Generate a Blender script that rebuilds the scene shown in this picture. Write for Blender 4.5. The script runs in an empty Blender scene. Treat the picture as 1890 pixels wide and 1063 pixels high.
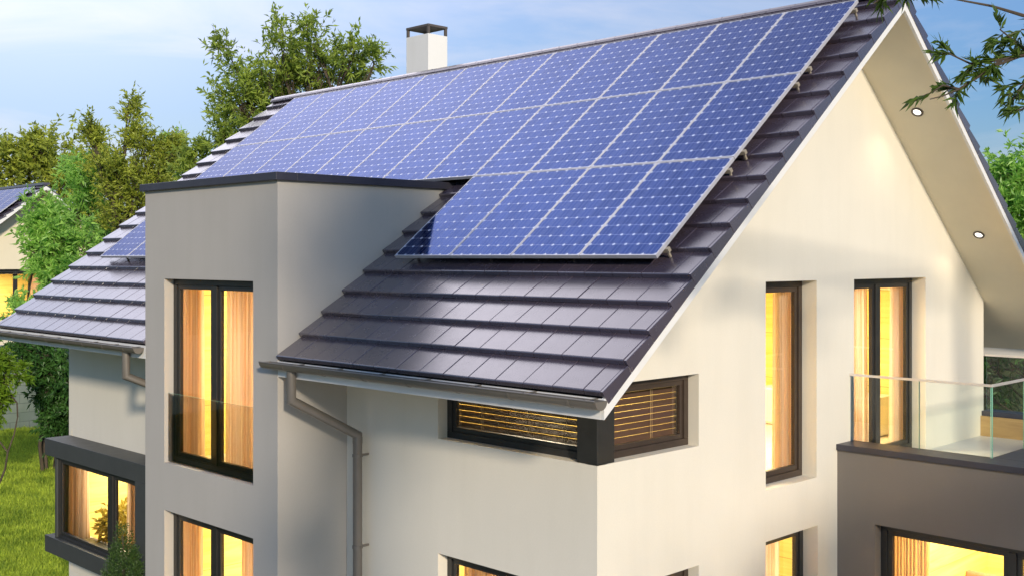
import bpy, bmesh, math, random
import numpy as np
from mathutils import Vector, Matrix

random.seed(7)
RNG = np.random.default_rng(11)
scene = bpy.context.scene
COL = scene.collection
V = Vector

# ------------------------------------------------------------------ camera
CAM = V((6.834, -7.909, 5.70))
FWD = V((-0.7088, 0.7052, 0.0))
RGT = V((0.7054, 0.7090, 0.0))
FPX, CX, HY = 2084.0, 945.0, 475.0


def at(px, py, d):
    """a point d metres in front of the viewpoint, seen at a pixel of the 1890 x 1063 photograph"""
    return CAM + FWD * d + RGT * ((px - CX) / FPX * d) + V((0, 0, (HY - py) / FPX * d))


cam_data = bpy.data.cameras.new("camera")
cam = bpy.data.objects.new("camera", cam_data)
COL.objects.link(cam)
cam.location = CAM
cam.rotation_euler = (math.radians(90), 0, math.atan2(0.7088, 0.7052))
cam_data.sensor_width = 36
cam_data.lens = FPX / 1890 * 36
cam_data.shift_y = -(531.5 - HY) / 1890
cam_data.clip_end = 2000
scene.camera = cam


# ------------------------------------------------------------------ materials
def new_mat(name):
    m = bpy.data.materials.new(name)
    m.use_nodes = True
    nt = m.node_tree
    nt.nodes.clear()
    out = nt.nodes.new("ShaderNodeOutputMaterial")
    return m, nt, out


def N(nt, kind, **kw):
    n = nt.nodes.new(kind)
    for k, v in kw.items():
        setattr(n, k, v)
    return n


def math_node(nt, op, a, b=None, c=None, clamp=False):
    n = N(nt, "ShaderNodeMath", operation=op)
    n.use_clamp = clamp
    for i, x in enumerate((a, b, c)):
        if x is None:
            continue
        if isinstance(x, (int, float)):
            n.inputs[i].default_value = x
        else:
            nt.links.new(x, n.inputs[i])
    return n.outputs[0]


def mix_col(nt, fac, a, b, blend="MIX"):
    n = N(nt, "ShaderNodeMix", data_type="RGBA", blend_type=blend)
    for idx, x in ((0, fac), (6, a), (7, b)):
        if isinstance(x, (int, float)):
            n.inputs[idx].default_value = x
        elif isinstance(x, (tuple, list)):
            n.inputs[idx].default_value = (*x, 1) if len(x) == 3 else x
        else:
            nt.links.new(x, n.inputs[idx])
    return n.outputs[2]


def noise(nt, scale, detail=4, rough=0.55, vec=None, dist=0.0):
    n = N(nt, "ShaderNodeTexNoise")
    n.inputs["Scale"].default_value = scale
    n.inputs["Detail"].default_value = detail
    n.inputs["Roughness"].default_value = rough
    n.inputs["Distortion"].default_value = dist
    if vec is not None:
        nt.links.new(vec, n.inputs["Vector"])
    return n.outputs["Fac"]


def ramp(nt, fac, lo, hi, a=(0, 0, 0), b=(1, 1, 1)):
    r = N(nt, "ShaderNodeValToRGB")
    r.color_ramp.elements[0].position = lo
    r.color_ramp.elements[1].position = hi
    r.color_ramp.elements[0].color = (*a, 1)
    r.color_ramp.elements[1].color = (*b, 1)
    nt.links.new(fac, r.inputs[0])
    return r.outputs[0]


def obj_vec(nt, scale=(1, 1, 1)):
    tc = N(nt, "ShaderNodeTexCoord")
    mp = N(nt, "ShaderNodeMapping")
    mp.inputs["Scale"].default_value = scale
    nt.links.new(tc.outputs["Object"], mp.inputs["Vector"])
    return mp.outputs[0]


def simple(name, col, rough=0.5, metal=0.0, spec=0.5, var=0.12, vscale=6.0, bump=0.0, bscale=80.0,
           coat=0.0, coat_rough=0.1, stretch=(1, 1, 1)):
    """principled surface with uneven tone, worn gloss and optional grain"""
    m, nt, out = new_mat(name)
    p = N(nt, "ShaderNodeBsdfPrincipled")
    vec = obj_vec(nt, stretch)
    nz = noise(nt, vscale, 5, 0.6, vec)
    dark = tuple(c * (1 - var) for c in col)
    lite = tuple(min(1, c * (1 + var)) for c in col)
    nt.links.new(ramp(nt, nz, 0.3, 0.7, dark, lite), p.inputs["Base Color"])
    nz2 = noise(nt, vscale * 2.3, 3, 0.6, vec)
    nt.links.new(math_node(nt, "MULTIPLY_ADD", nz2, 0.25 * rough, rough * 0.875), p.inputs["Roughness"])
    p.inputs["Metallic"].default_value = metal
    p.inputs["Specular IOR Level"].default_value = spec
    p.inputs["Coat Weight"].default_value = coat
    p.inputs["Coat Roughness"].default_value = coat_rough
    if bump:
        b = N(nt, "ShaderNodeBump")
        b.inputs["Strength"].default_value = bump
        b.inputs["Distance"].default_value = 0.004
        nt.links.new(noise(nt, bscale, 4, 0.65, vec), b.inputs["Height"])
        nt.links.new(b.outputs[0], p.inputs["Normal"])
    nt.links.new(p.outputs[0], out.inputs[0])
    return m


def plaster(name, col, streak=0.04):
    """trowelled render with faint weather streaks and a fine grain"""
    m, nt, out = new_mat(name)
    p = N(nt, "ShaderNodeBsdfPrincipled")
    vec = obj_vec(nt)
    vs = obj_vec(nt, (2.2, 2.2, 0.35))
    a = ramp(nt, noise(nt, 0.9, 5, 0.6, vec), 0.3, 0.7, tuple(c * (1 - streak) for c in col), col)
    b = ramp(nt, noise(nt, 1.4, 5, 0.6, vs), 0.45, 0.8, (1, 1, 1), (1 - streak, 1 - streak, 1 - streak * 1.2))
    c = mix_col(nt, 1.0, a, b, "MULTIPLY")
    d = ramp(nt, noise(nt, 55, 4, 0.7, vec), 0.3, 0.7, (0.96, 0.96, 0.96), (1, 1, 1))
    nt.links.new(mix_col(nt, 1.0, c, d, "MULTIPLY"), p.inputs["Base Color"])
    p.inputs["Roughness"].default_value = 0.9
    p.inputs["Specular IOR Level"].default_value = 0.2
    bm_ = N(nt, "ShaderNodeBump")
    bm_.inputs["Strength"].default_value = 0.22
    bm_.inputs["Distance"].default_value = 0.003
    nt.links.new(noise(nt, 130, 4, 0.7, vec), bm_.inputs["Height"])
    nt.links.new(bm_.outputs[0], p.inputs["Normal"])
    nt.links.new(p.outputs[0], out.inputs[0])
    return m


def veneer(name, a, b):
    """pale yellow veneered wall panels with a long horizontal grain and fine joints"""
    m, nt, out = new_mat(name)
    p = N(nt, "ShaderNodeBsdfPrincipled")
    vec = obj_vec(nt, (0.35, 0.35, 7.0))
    c = ramp(nt, noise(nt, 1.5, 6, 0.62, vec, 0.8), 0.28, 0.72, a, b)
    sx = N(nt, "ShaderNodeSeparateXYZ")
    nt.links.new(obj_vec(nt), sx.inputs[0])
    z = math_node(nt, "FRACT", math_node(nt, "MULTIPLY", sx.outputs[2], 1.35))
    j = math_node(nt, "LESS_THAN", z, 0.012)
    nt.links.new(mix_col(nt, j, c, tuple(x * 0.45 for x in a)), p.inputs["Base Color"])
    p.inputs["Roughness"].default_value = 0.6
    nt.links.new(p.outputs[0], out.inputs[0])
    return m


def tile_mat():
    m, nt, out = new_mat("glazed_tile")
    p = N(nt, "ShaderNodeBsdfPrincipled")
    geo = N(nt, "ShaderNodeNewGeometry")
    vec = obj_vec(nt)
    base = ramp(nt, geo.outputs["Random Per Island"], 0.0, 1.0, (0.062, 0.049, 0.070), (0.086, 0.068, 0.093))
    dirt = ramp(nt, noise(nt, 1.7, 6, 0.65, vec), 0.42, 0.75, (1, 1, 1), (0.82, 0.80, 0.78))
    nt.links.new(mix_col(nt, 1.0, base, dirt, "MULTIPLY"), p.inputs["Base Color"])
    r = math_node(nt, "MULTIPLY_ADD", noise(nt, 9, 4, 0.6, vec), 0.12, 0.20)
    nt.links.new(r, p.inputs["Roughness"])
    p.inputs["Specular IOR Level"].default_value = 0.9
    p.inputs["IOR"].default_value = 1.62
    p.inputs["Coat Weight"].default_value = 0.6
    p.inputs["Coat Roughness"].default_value = 0.22
    nt.links.new(p.outputs[0], out.inputs[0])
    return m


PW, PH = 0.9315, 1.569          # solar panel size


def cell_mat():
    """6 x 10 mono-crystalline cells, silver grid, under anti-reflection glass"""
    m, nt, out = new_mat("solar_cells")
    tc = N(nt, "ShaderNodeTexCoord")
    sx = N(nt, "ShaderNodeSeparateXYZ")
    nt.links.new(tc.outputs["Object"], sx.inputs[0])
    cu = math_node(nt, "MULTIPLY", math_node(nt, "SUBTRACT", sx.outputs[0], 0.022), 6 / (PW - 0.044))
    cv = math_node(nt, "MULTIPLY", math_node(nt, "SUBTRACT", sx.outputs[1], 0.022), 10 / (PH - 0.044))
    # distance to nearest cell edge, in cells
    du = math_node(nt, "ABSOLUTE", math_node(nt, "SUBTRACT", cu, math_node(nt, "ROUND", cu)))
    dv = math_node(nt, "ABSOLUTE", math_node(nt, "SUBTRACT", cv, math_node(nt, "ROUND", cv)))
    line_u = math_node(nt, "LESS_THAN", du, 0.010)
    line_v = math_node(nt, "LESS_THAN", dv, 0.008)
    diam = math_node(nt, "LESS_THAN", math_node(nt, "ADD", du, dv), 0.135)
    bus = math_node(nt, "MULTIPLY", cu, 3.0)
    bus = math_node(nt, "SUBTRACT", bus, 0.5)
    db = math_node(nt, "ABSOLUTE", math_node(nt, "SUBTRACT", bus, math_node(nt, "ROUND", bus)))
    line_b = math_node(nt, "LESS_THAN", db, 0.030)
    grid = math_node(nt, "MAXIMUM", line_v, diam)
    thin = math_node(nt, "MULTIPLY", math_node(nt, "MAXIMUM", line_u, line_b), 0.35)
    silver = math_node(nt, "MAXIMUM", grid, thin)
    # the corner cells of a wafer differ a touch in tone
    cell = N(nt, "ShaderNodeCombineXYZ")
    nt.links.new(math_node(nt, "FLOOR", cu), cell.inputs[0])
    nt.links.new(math_node(nt, "FLOOR", cv), cell.inputs[1])
    oi = N(nt, "ShaderNodeObjectInfo")
    nt.links.new(math_node(nt, "MULTIPLY", oi.outputs["Random"], 40), cell.inputs[2])
    wn = N(nt, "ShaderNodeTexWhiteNoise", noise_dimensions="3D")
    nt.links.new(cell.outputs[0], wn.inputs["Vector"])
    blue = mix_col(nt, wn.outputs["Value"], (0.007, 0.014, 0.075), (0.012, 0.022, 0.105))
    diff = N(nt, "ShaderNodeBsdfDiffuse")
    nt.links.new(blue, diff.inputs["Color"])
    film = N(nt, "ShaderNodeBsdfGlossy")
    film.inputs["Roughness"].default_value = 0.10
    nt.links.new(mix_col(nt, wn.outputs["Value"], (0.020, 0.062, 0.235), (0.030, 0.078, 0.275)), film.inputs["Color"])
    cellsh = N(nt, "ShaderNodeMixShader")
    cellsh.inputs[0].default_value = 0.62
    nt.links.new(diff.outputs[0], cellsh.inputs[1])
    nt.links.new(film.outputs[0], cellsh.inputs[2])
    ag = N(nt, "ShaderNodeBsdfPrincipled")
    ag.inputs["Base Color"].default_value = (0.50, 0.55, 0.70, 1)
    ag.inputs["Metallic"].default_value = 0.25
    ag.inputs["Roughness"].default_value = 0.35
    a = N(nt, "ShaderNodeMixShader")
    nt.links.new(silver, a.inputs[0])
    nt.links.new(cellsh.outputs[0], a.inputs[1])
    nt.links.new(ag.outputs[0], a.inputs[2])
    glass = N(nt, "ShaderNodeBsdfGlossy")
    glass.inputs["Roughness"].default_value = 0.03
    fr = N(nt, "ShaderNodeFresnel")
    fr.inputs["IOR"].default_value = 1.16
    f = N(nt, "ShaderNodeMixShader")
    nt.links.new(fr.outputs[0], f.inputs[0])
    nt.links.new(a.outputs[0], f.inputs[1])
    nt.links.new(glass.outputs[0], f.inputs[2])
    nt.links.new(f.outputs[0], out.inputs[0])
    return m


def glass_mat(name, tint=(0.97, 0.98, 0.97), ior=1.5, boost=1.5, rough=0.0):
    m, nt, out = new_mat(name)
    tr = N(nt, "ShaderNodeBsdfTransparent")
    tr.inputs[0].default_value = (*tint, 1)
    gl = N(nt, "ShaderNodeBsdfGlossy")
    gl.inputs["Roughness"].default_value = rough
    fr = N(nt, "ShaderNodeFresnel")
    fr.inputs["IOR"].default_value = ior
    mx = N(nt, "ShaderNodeMixShader")
    nt.links.new(math_node(nt, "MULTIPLY", fr.outputs[0], boost, clamp=True), mx.inputs[0])
    nt.links.new(tr.outputs[0], mx.inputs[1])
    nt.links.new(gl.outputs[0], mx.inputs[2])
    nt.links.new(mx.outputs[0], out.inputs[0])
    return m


def cloth_mat(name, col, trans=0.5):
    m, nt, out = new_mat(name)
    d = N(nt, "ShaderNodeBsdfDiffuse")
    t = N(nt, "ShaderNodeBsdfTranslucent")
    vec = obj_vec(nt, (1, 1, 0.004))
    c = ramp(nt, noise(nt, 30, 2, 0.5, vec), 0.42, 0.60, (col[0] * 0.78, col[1] * 0.64, col[2] * 0.50), col)  # shade of the folds painted into the cloth as darker vertical stripes
    nt.links.new(c, d.inputs[0])
    nt.links.new(c, t.inputs[0])
    mx = N(nt, "ShaderNodeMixShader")
    mx.inputs[0].default_value = trans
    nt.links.new(d.outputs[0], mx.inputs[1])
    nt.links.new(t.outputs[0], mx.inputs[2])
    sh = N(nt, "ShaderNodeBsdfTransparent")
    m2 = N(nt, "ShaderNodeMixShader")
    m2.inputs[0].default_value = 0.22
    nt.links.new(mx.outputs[0], m2.inputs[1])
    nt.links.new(sh.outputs[0], m2.inputs[2])
    nt.links.new(m2.outputs[0], out.inputs[0])
    return m


def leaf_mat(name, lo, hi, trans=0.35, rough=0.45):
    m, nt, out = new_mat(name)
    geo = N(nt, "ShaderNodeNewGeometry")
    vec = obj_vec(nt)
    clump = noise(nt, 1.5, 3, 0.6, vec)
    f = math_node(nt, "ADD", math_node(nt, "MULTIPLY", geo.outputs["Random Per Island"], 0.6),
                  math_node(nt, "MULTIPLY", ramp(nt, clump, 0.35, 0.65), 0.4))
    c = mix_col(nt, f, lo, hi)
    p = N(nt, "ShaderNodeBsdfPrincipled")
    nt.links.new(c, p.inputs["Base Color"])
    p.inputs["Roughness"].default_value = rough
    p.inputs["Specular IOR Level"].default_value = 0.35
    t = N(nt, "ShaderNodeBsdfTranslucent")
    nt.links.new(mix_col(nt, 0.5, c, hi), t.inputs[0])
    mx = N(nt, "ShaderNodeMixShader")
    mx.inputs[0].default_value = trans
    nt.links.new(p.outputs[0], mx.inputs[1])
    nt.links.new(t.outputs[0], mx.inputs[2])
    nt.links.new(mx.outputs[0], out.inputs[0])
    return m


def emit_mat(name, col, strength):
    m, nt, out = new_mat(name)
    e = N(nt, "ShaderNodeEmission")
    e.inputs[0].default_value = (*col, 1)
    e.inputs[1].default_value = strength
    nt.links.new(e.outputs[0], out.inputs[0])
    return m


def wood_mat(name, a, b, scale=(1, 1, 8), rough=0.45):
    m, nt, out = new_mat(name)
    p = N(nt, "ShaderNodeBsdfPrincipled")
    vec = obj_vec(nt, scale)
    nt.links.new(ramp(nt, noise(nt, 1.6, 6, 0.6, vec, 1.0), 0.3, 0.7, a, b), p.inputs["Base Color"])
    p.inputs["Roughness"].default_value = rough
    nt.links.new(p.outputs[0], out.inputs[0])
    return m


def grass_ground_mat():
    m, nt, out = new_mat("lawn_soil")
    p = N(nt, "ShaderNodeBsdfPrincipled")
    vec = obj_vec(nt)
    a = ramp(nt, noise(nt, 0.35, 6, 0.65, vec), 0.35, 0.68, (0.030, 0.050, 0.008), (0.100, 0.110, 0.014))
    b = ramp(nt, noise(nt, 14, 5, 0.7, vec), 0.3, 0.75, (0.6, 0.6, 0.6), (1.1, 1.1, 1.0))
    nt.links.new(mix_col(nt, 1.0, a, b, "MULTIPLY"), p.inputs["Base Color"])
    p.inputs["Roughness"].default_value = 0.95
    p.inputs["Specular IOR Level"].default_value = 0.1
    bp = N(nt, "ShaderNodeBump")
    bp.inputs["Strength"].default_value = 0.6
    bp.inputs["Distance"].default_value = 0.04
    nt.links.new(noise(nt, 20, 4, 0.7, vec), bp.inputs["Height"])
    nt.links.new(bp.outputs[0], p.inputs["Normal"])
    nt.links.new(p.outputs[0], out.inputs[0])
    return m


def block_mat():
    m, nt, out = new_mat("concrete_block")
    p = N(nt, "ShaderNodeBsdfPrincipled")
    tc = N(nt, "ShaderNodeTexCoord")
    sx = N(nt, "ShaderNodeSeparateXYZ")
    nt.links.new(tc.outputs["Object"], sx.inputs[0])
    cb = N(nt, "ShaderNodeCombineXYZ")
    nt.links.new(sx.outputs[1], cb.inputs[0])
    nt.links.new(sx.outputs[2], cb.inputs[1])
    br = N(nt, "ShaderNodeTexBrick")
    br.inputs["Scale"].default_value = 1.0
    br.inputs["Brick Width"].default_value = 0.62
    br.inputs["Row Height"].default_value = 0.30
    br.inputs["Mortar Size"].default_value = 0.012
    br.inputs["Color1"].default_value = (0.17, 0.205, 0.18, 1)
    br.inputs["Color2"].default_value = (0.21, 0.24, 0.205, 1)
    br.inputs["Mortar"].default_value = (0.12, 0.145, 0.125, 1)
    nt.links.new(cb.outputs[0], br.inputs["Vector"])
    dirt = ramp(nt, noise(nt, 1.2, 6, 0.65, tc.outputs["Object"]), 0.3, 0.75, (0.65, 0.72, 0.66), (1, 1, 1))
    nt.links.new(mix_col(nt, 1.0, br.outputs[0], dirt, "MULTIPLY"), p.inputs["Base Color"])
    p.inputs["Roughness"].default_value = 0.9
    nt.links.new(p.outputs[0], out.inputs[0])
    return m


M = dict(
    white=plaster("white_render", (0.76, 0.71, 0.60)),
    chalk=plaster("chalk_white_render", (0.86, 0.84, 0.79), 0.07),
    grey=plaster("grey_render", (0.49, 0.455, 0.405)),
    taupe=plaster("taupe_render", (0.195, 0.175, 0.155)),
    barge=simple("painted_board", (0.78, 0.76, 0.72), 0.5, var=0.04, vscale=3),
    soffit=simple("painted_soffit", (0.78, 0.71, 0.54), 0.75, var=0.03, vscale=2),
    coping=simple("dark_metal_coping", (0.040, 0.038, 0.050), 0.42, var=0.12, vscale=4, spec=0.5),
    bay=simple("dark_grey_cladding", (0.055, 0.058, 0.056), 0.5, var=0.1, vscale=3),
    frame=simple("anthracite_frame", (0.026, 0.025, 0.023), 0.4, var=0.12, vscale=8),
    bframe=simple("brown_frame", (0.050, 0.034, 0.024), 0.4, var=0.12, vscale=8),
    metal=simple("taupe_metal", (0.19, 0.168, 0.142), 0.38, metal=0.25, var=0.06, vscale=5),
    alu=simple("brushed_aluminium", (0.60, 0.59, 0.62), 0.35, metal=0.3, var=0.05, vscale=10),
    rail=simple("rail_aluminium", (0.42, 0.36, 0.27), 0.45, metal=0.3, var=0.1, vscale=10),
    hand=simple("handrail_steel", (0.80, 0.74, 0.68), 0.3, metal=0.5, var=0.05, vscale=10),
    deck=simple("underlay", (0.03, 0.028, 0.03), 0.8),
    tile=tile_mat(),
    cells=cell_mat(),
    pane=glass_mat("window_glass"),
    balglass=glass_mat("balustrade_glass", (0.91, 0.965, 0.93), 1.5, 1.25),
    dimglass=glass_mat("juliet_glass", (0.74, 0.77, 0.72), 1.5, 1.2),
    edge=simple("green_glass_edge", (0.30, 0.62, 0.45), 0.2, var=0.05),
    cowl=simple("brown_cowl", (0.10, 0.082, 0.068), 0.5),
    slat=simple("brown_blind_slat", (0.115, 0.062, 0.042), 0.45, var=0.06),
    cord=simple("blind_cord", (0.55, 0.40, 0.20), 0.7),
    curtain=cloth_mat("sheer_curtain", (0.93, 0.77, 0.63), 0.55),
    curtain2=cloth_mat("pale_curtain", (0.86, 0.74, 0.62), 0.5),
    room=veneer("yellow_veneer", (0.70, 0.51, 0.11), (0.87, 0.74, 0.27)),
    ceil=plaster("room_ceiling", (0.80, 0.76, 0.62), 0.02),
    floor=wood_mat("pale_floor", (0.62, 0.50, 0.33), (0.75, 0.63, 0.45), (6, 0.6, 1)),
    bfloor=simple("balcony_tiles", (0.66, 0.64, 0.60), 0.35, var=0.03),
    tan=wood_mat("tan_cladding", (0.42, 0.25, 0.08), (0.60, 0.38, 0.14), (1, 1, 9)),
    bark=wood_mat("bark", (0.045, 0.033, 0.022), (0.10, 0.075, 0.05), (6, 6, 1.5), 0.9),
    lens=emit_mat("lamp_lens", (1.0, 0.93, 0.80), 2.2),
    shade=emit_mat("lit_lamp_shade", (1.0, 0.80, 0.42), 2.2),
    lawn=grass_ground_mat(),
    block=block_mat(),
    bounce=simple("pale_bounce_ground", (0.62, 0.57, 0.49), 0.8, var=0.08, vscale=2),
    pot=simple("clay_pot", (0.34, 0.17, 0.09), 0.7),
    sofa=simple("terracotta_fabric", (0.42, 0.14, 0.06), 0.9, bump=0.3),
    cream=simple("cream_lacquer", (0.74, 0.62, 0.44), 0.35, var=0.04),
    books=wood_mat("book_spines", (0.10, 0.05, 0.03), (0.55, 0.30, 0.12), (2, 2, 30)),
)


# ------------------------------------------------------------------ mesh builder
class MB:
    def __init__(self):
        self.v, self.f, self.m = [], [], []

    def add(self, verts, faces, mi=0):
        o = len(self.v)
        self.v += [tuple(p) for p in verts]
        self.f += [tuple(i + o for i in f) for f in faces]
        self.m += [mi] * len(faces)

    def box(self, a, b, mi=0):
        x0, y0, z0 = a
        x1, y1, z1 = b
        self.add([(x0, y0, z0), (x1, y0, z0), (x1, y1, z0), (x0, y1, z0),
                  (x0, y0, z1), (x1, y0, z1), (x1, y1, z1), (x0, y1, z1)],
                 [(0, 3, 2, 1), (4, 5, 6, 7), (0, 1, 5, 4), (1, 2, 6, 5), (2, 3, 7, 6), (3, 0, 4, 7)], mi)

    def obox(self, O, U, W, Nn, u, w, n, mi=0):
        O, U, W, Nn = V(O), V(U), V(W), V(Nn)
        p = [O + U * a + W * b + Nn * c for c in n for b in w for a in u]
        self.add(p, [(0, 2, 3, 1), (4, 5, 7, 6), (0, 1, 5, 4), (1, 3, 7, 5), (3, 2, 6, 7), (2, 0, 4, 6)], mi)

    def prism(self, poly, d, mi=0):
        """poly: list of points; extruded by vector d"""
        n = len(poly)
        d = V(d)
        a = [V(p) for p in poly]
        b = [p + d for p in a]
        fs = [tuple(range(n))[::-1], tuple(range(n, 2 * n))]
        fs += [(i, (i + 1) % n, n + (i + 1) % n, n + i) for i in range(n)]
        self.add(a + b, fs, mi)

    def tube(self, pts, radii, seg=10, caps=True, mi=0):
        pts = [V(p) for p in pts]
        if isinstance(radii, (int, float)):
            radii = [radii] * len(pts)
        vs, fs = [], []
        prev = None
        for i, p in enumerate(pts):
            if i == 0:
                t = (pts[1] - p).normalized()
            elif i == len(pts) - 1:
                t = (p - pts[-2]).normalized()
            else:
                t = ((p - pts[i - 1]).normalized() + (pts[i + 1] - p).normalized()).normalized()
            if prev is None:
                ref = V((0, 0, 1)) if abs(t.z) < 0.9 else V((1, 0, 0))
                a = t.cross(ref).normalized()
            else:
                a = (prev - t * prev.dot(t)).normalized()
            prev = a
            b = t.cross(a)
            k = 1.0
            if 0 < i < len(pts) - 1:
                c = (pts[i + 1] - p).normalized().dot(t)
                k = 1.0 / max(c, 0.5)
            for j in range(seg):
                an = 2 * math.pi * j / seg
                vs.append(p + (a * math.cos(an) + b * math.sin(an)) * radii[i] * (k if k < 1.3 else 1.3))
        for i in range(len(pts) - 1):
            for j in range(seg):
                fs.append((i * seg + j, i * seg + (j + 1) % seg, (i + 1) * seg + (j + 1) % seg, (i + 1) * seg + j))
        if caps:
            fs.append(tuple(range(seg))[::-1])
            fs.append(tuple((len(pts) - 1) * seg + j for j in range(seg)))
        self.add(vs, fs, mi)

    def build(self, name, mat, parent=None, bevel=0.0, smooth=False, recalc=True, segs=2, angle=40):
        me = bpy.data.meshes.new(name)
        me.from_pydata(self.v, [], self.f)
        mats = mat if isinstance(mat, (list, tuple)) else [mat]
        for m in mats:
            me.materials.append(m)
        if len(mats) > 1:
            me.polygons.foreach_set("material_index", self.m)
        if recalc:
            bm = bmesh.new()
            bm.from_mesh(me)
            bmesh.ops.recalc_face_normals(bm, faces=bm.faces)
            bm.to_mesh(me)
            bm.free()
        if smooth:
            me.polygons.foreach_set("use_smooth", [True] * len(me.polygons))
            me.set_sharp_from_angle(angle=math.radians(angle))
        o = bpy.data.objects.new(name, me)
        COL.objects.link(o)
        if parent is not None:
            attach(o, parent)
        if bevel:
            md = o.modifiers.new("bevel", "BEVEL")
            md.width = bevel
            md.segments = segs
            md.limit_method = "ANGLE"
            md.angle_limit = math.radians(40)
            md.harden_normals = True
        return o


def world_of(o):
    m = o.matrix_basis.copy()
    while o.parent is not None:
        m = o.parent.matrix_basis @ o.matrix_parent_inverse @ m if False else o.matrix_parent_inverse @ m
        o = o.parent
        m = o.matrix_basis @ m
    return m


def attach(o, parent):
    o.parent = parent
    o.matrix_parent_inverse = world_of(parent).inverted()


def tag(o, label=None, cat=None, group=None, kind=None):
    if label:
        o["label"] = label
    if cat:
        o["category"] = cat
    if group:
        o["group"] = group
    if kind:
        o["kind"] = kind
    return o


def thing(name, label, cat, loc=(0, 0, 0), rot=(0, 0, 0), group=None):
    o = bpy.data.objects.new(name, None)
    o.empty_display_size = 0.2
    COL.objects.link(o)
    o.location = loc
    o.rotation_euler = rot
    return tag(o, label, cat, group)


def dup(root, loc, label, group=None, rot=None):
    """copy a thing with its parts and sub-parts"""
    r = root.copy()
    COL.objects.link(r)
    r.location = loc
    if rot is not None:
        r.rotation_euler = rot
    r["label"] = label
    if group:
        r["group"] = group
    for ch in list(root.children):
        c = ch.copy()
        COL.objects.link(c)
        c.parent = r
        for g in list(ch.children):
            d = g.copy()
            COL.objects.link(d)
            d.parent = c
    return r


def wall_grid(mb, O, U, W, Nn, us, ws, holes, clip=None):
    """flat wall skin with rectangular openings and their reveals.
    hole = (u0, u1, w0, w1, depth, sides)"""
    O, U, W, Nn = V(O), V(U), V(W), V(Nn)
    cu = sorted(set([us[0], us[1]] + [x for h in holes for x in h[:2] if us[0] < x < us[1]]))
    cw = sorted(set([ws[0], ws[1]] + [x for h in holes for x in h[2:4] if ws[0] < x < ws[1]]))
    bm = bmesh.new()
    for i in range(len(cu) - 1):
        for j in range(len(cw) - 1):
            mu, mw = (cu[i] + cu[i + 1]) / 2, (cw[j] + cw[j + 1]) / 2
            if any(h[0] < mu < h[1] and h[2] < mw < h[3] for h in holes):
                continue
            q = [bm.verts.new(O + U * a + W * b) for a, b in
                 ((cu[i], cw[j]), (cu[i + 1], cw[j]), (cu[i + 1], cw[j + 1]), (cu[i], cw[j + 1]))]
            bm.faces.new(q)
    bmesh.ops.remove_doubles(bm, verts=bm.verts, dist=1e-5)
    if clip:
        for co, no in clip:
            bmesh.ops.bisect_plane(bm, geom=bm.verts[:] + bm.edges[:] + bm.faces[:], plane_co=co, plane_no=no,
                                   clear_outer=True)
    for h in holes:
        u0, u1, w0, w1, dp, sides = h
        P = lambda a, b, c: bm.verts.new(O + U * a + W * b - Nn * c)
        if "L" in sides:
            bm.faces.new([P(u0, w0, 0), P(u0, w1, 0), P(u0, w1, dp), P(u0, w0, dp)])
        if "R" in sides:
            bm.faces.new([P(u1, w0, 0), P(u1, w0, dp), P(u1, w1, dp), P(u1, w1, 0)])
        if "T" in sides:
            bm.faces.new([P(u0, w1, 0), P(u1, w1, 0), P(u1, w1, dp), P(u0, w1, dp)])
        if "B" in sides:
            bm.faces.new([P(u0, w0, 0), P(u0, w0, dp), P(u1, w0, dp), P(u1, w0, 0)])
    bmesh.ops.remove_doubles(bm, verts=bm.verts, dist=1e-5)
    bm.verts.index_update()
    mb.add([v.co.copy() for v in bm.verts], [[v.index for v in f.verts] for f in bm.faces])
    bm.free()


X_, Y_, Z_ = V((1, 0, 0)), V((0, 1, 0)), V((0, 0, 1))


def window(parent, O, U, Nn, w, h, lights, fw=0.075, sash=0.05, mat=None, pane="pane", depth=0.07, name="window"):
    """a framed window: outer frame, a sash round each light, one pane per light.
    O lower-left of the outer frame's front face, U to the right, Nn outwards"""
    mat = mat or M["frame"]
    U, Nn = V(U), V(Nn)
    O = V(O)
    f = MB()
    f.obox(O, U, Z_, Nn, (0, w), (0, fw), (-depth, 0))
    f.obox(O, U, Z_, Nn, (0, w), (h - fw, h), (-depth, 0))
    f.obox(O, U, Z_, Nn, (0, fw), (fw, h - fw), (-depth, 0))
    f.obox(O, U, Z_, Nn, (w - fw, w), (fw, h - fw), (-depth, 0))
    for i in range(len(lights) - 1):
        f.obox(O, U, Z_, Nn, (lights[i][1], lights[i + 1][0]), (fw, h - fw), (-depth, 0.004))
    fo = f.build(name, mat, parent, bevel=0.004)
    for a, b in lights:
        s = MB()
        s.obox(O, U, Z_, Nn, (a, b), (fw, fw + sash), (-depth, -0.018))
        s.obox(O, U, Z_, Nn, (a, b), (h - fw - sash, h - fw), (-depth, -0.018))
        s.obox(O, U, Z_, Nn, (a, a + sash), (fw + sash, h - fw - sash), (-depth, -0.018))
        s.obox(O, U, Z_, Nn, (b - sash, b), (fw + sash, h - fw - sash), (-depth, -0.018))
        s.build("sash", mat, fo, bevel=0.004)
        g = MB()
        q = [O + U * x + Z_ * z - Nn * 0.04 for x, z in
             ((a + sash - .004, fw + sash - .004), (b - sash + .004, fw + sash - .004),
              (b - sash + .004, h - fw - sash + .004), (a + sash - .004, h - fw - sash + .004))]
        g.add(q, [(0, 1, 2, 3)])
        g.build("pane", M[pane], fo, recalc=False)
    return fo


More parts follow.
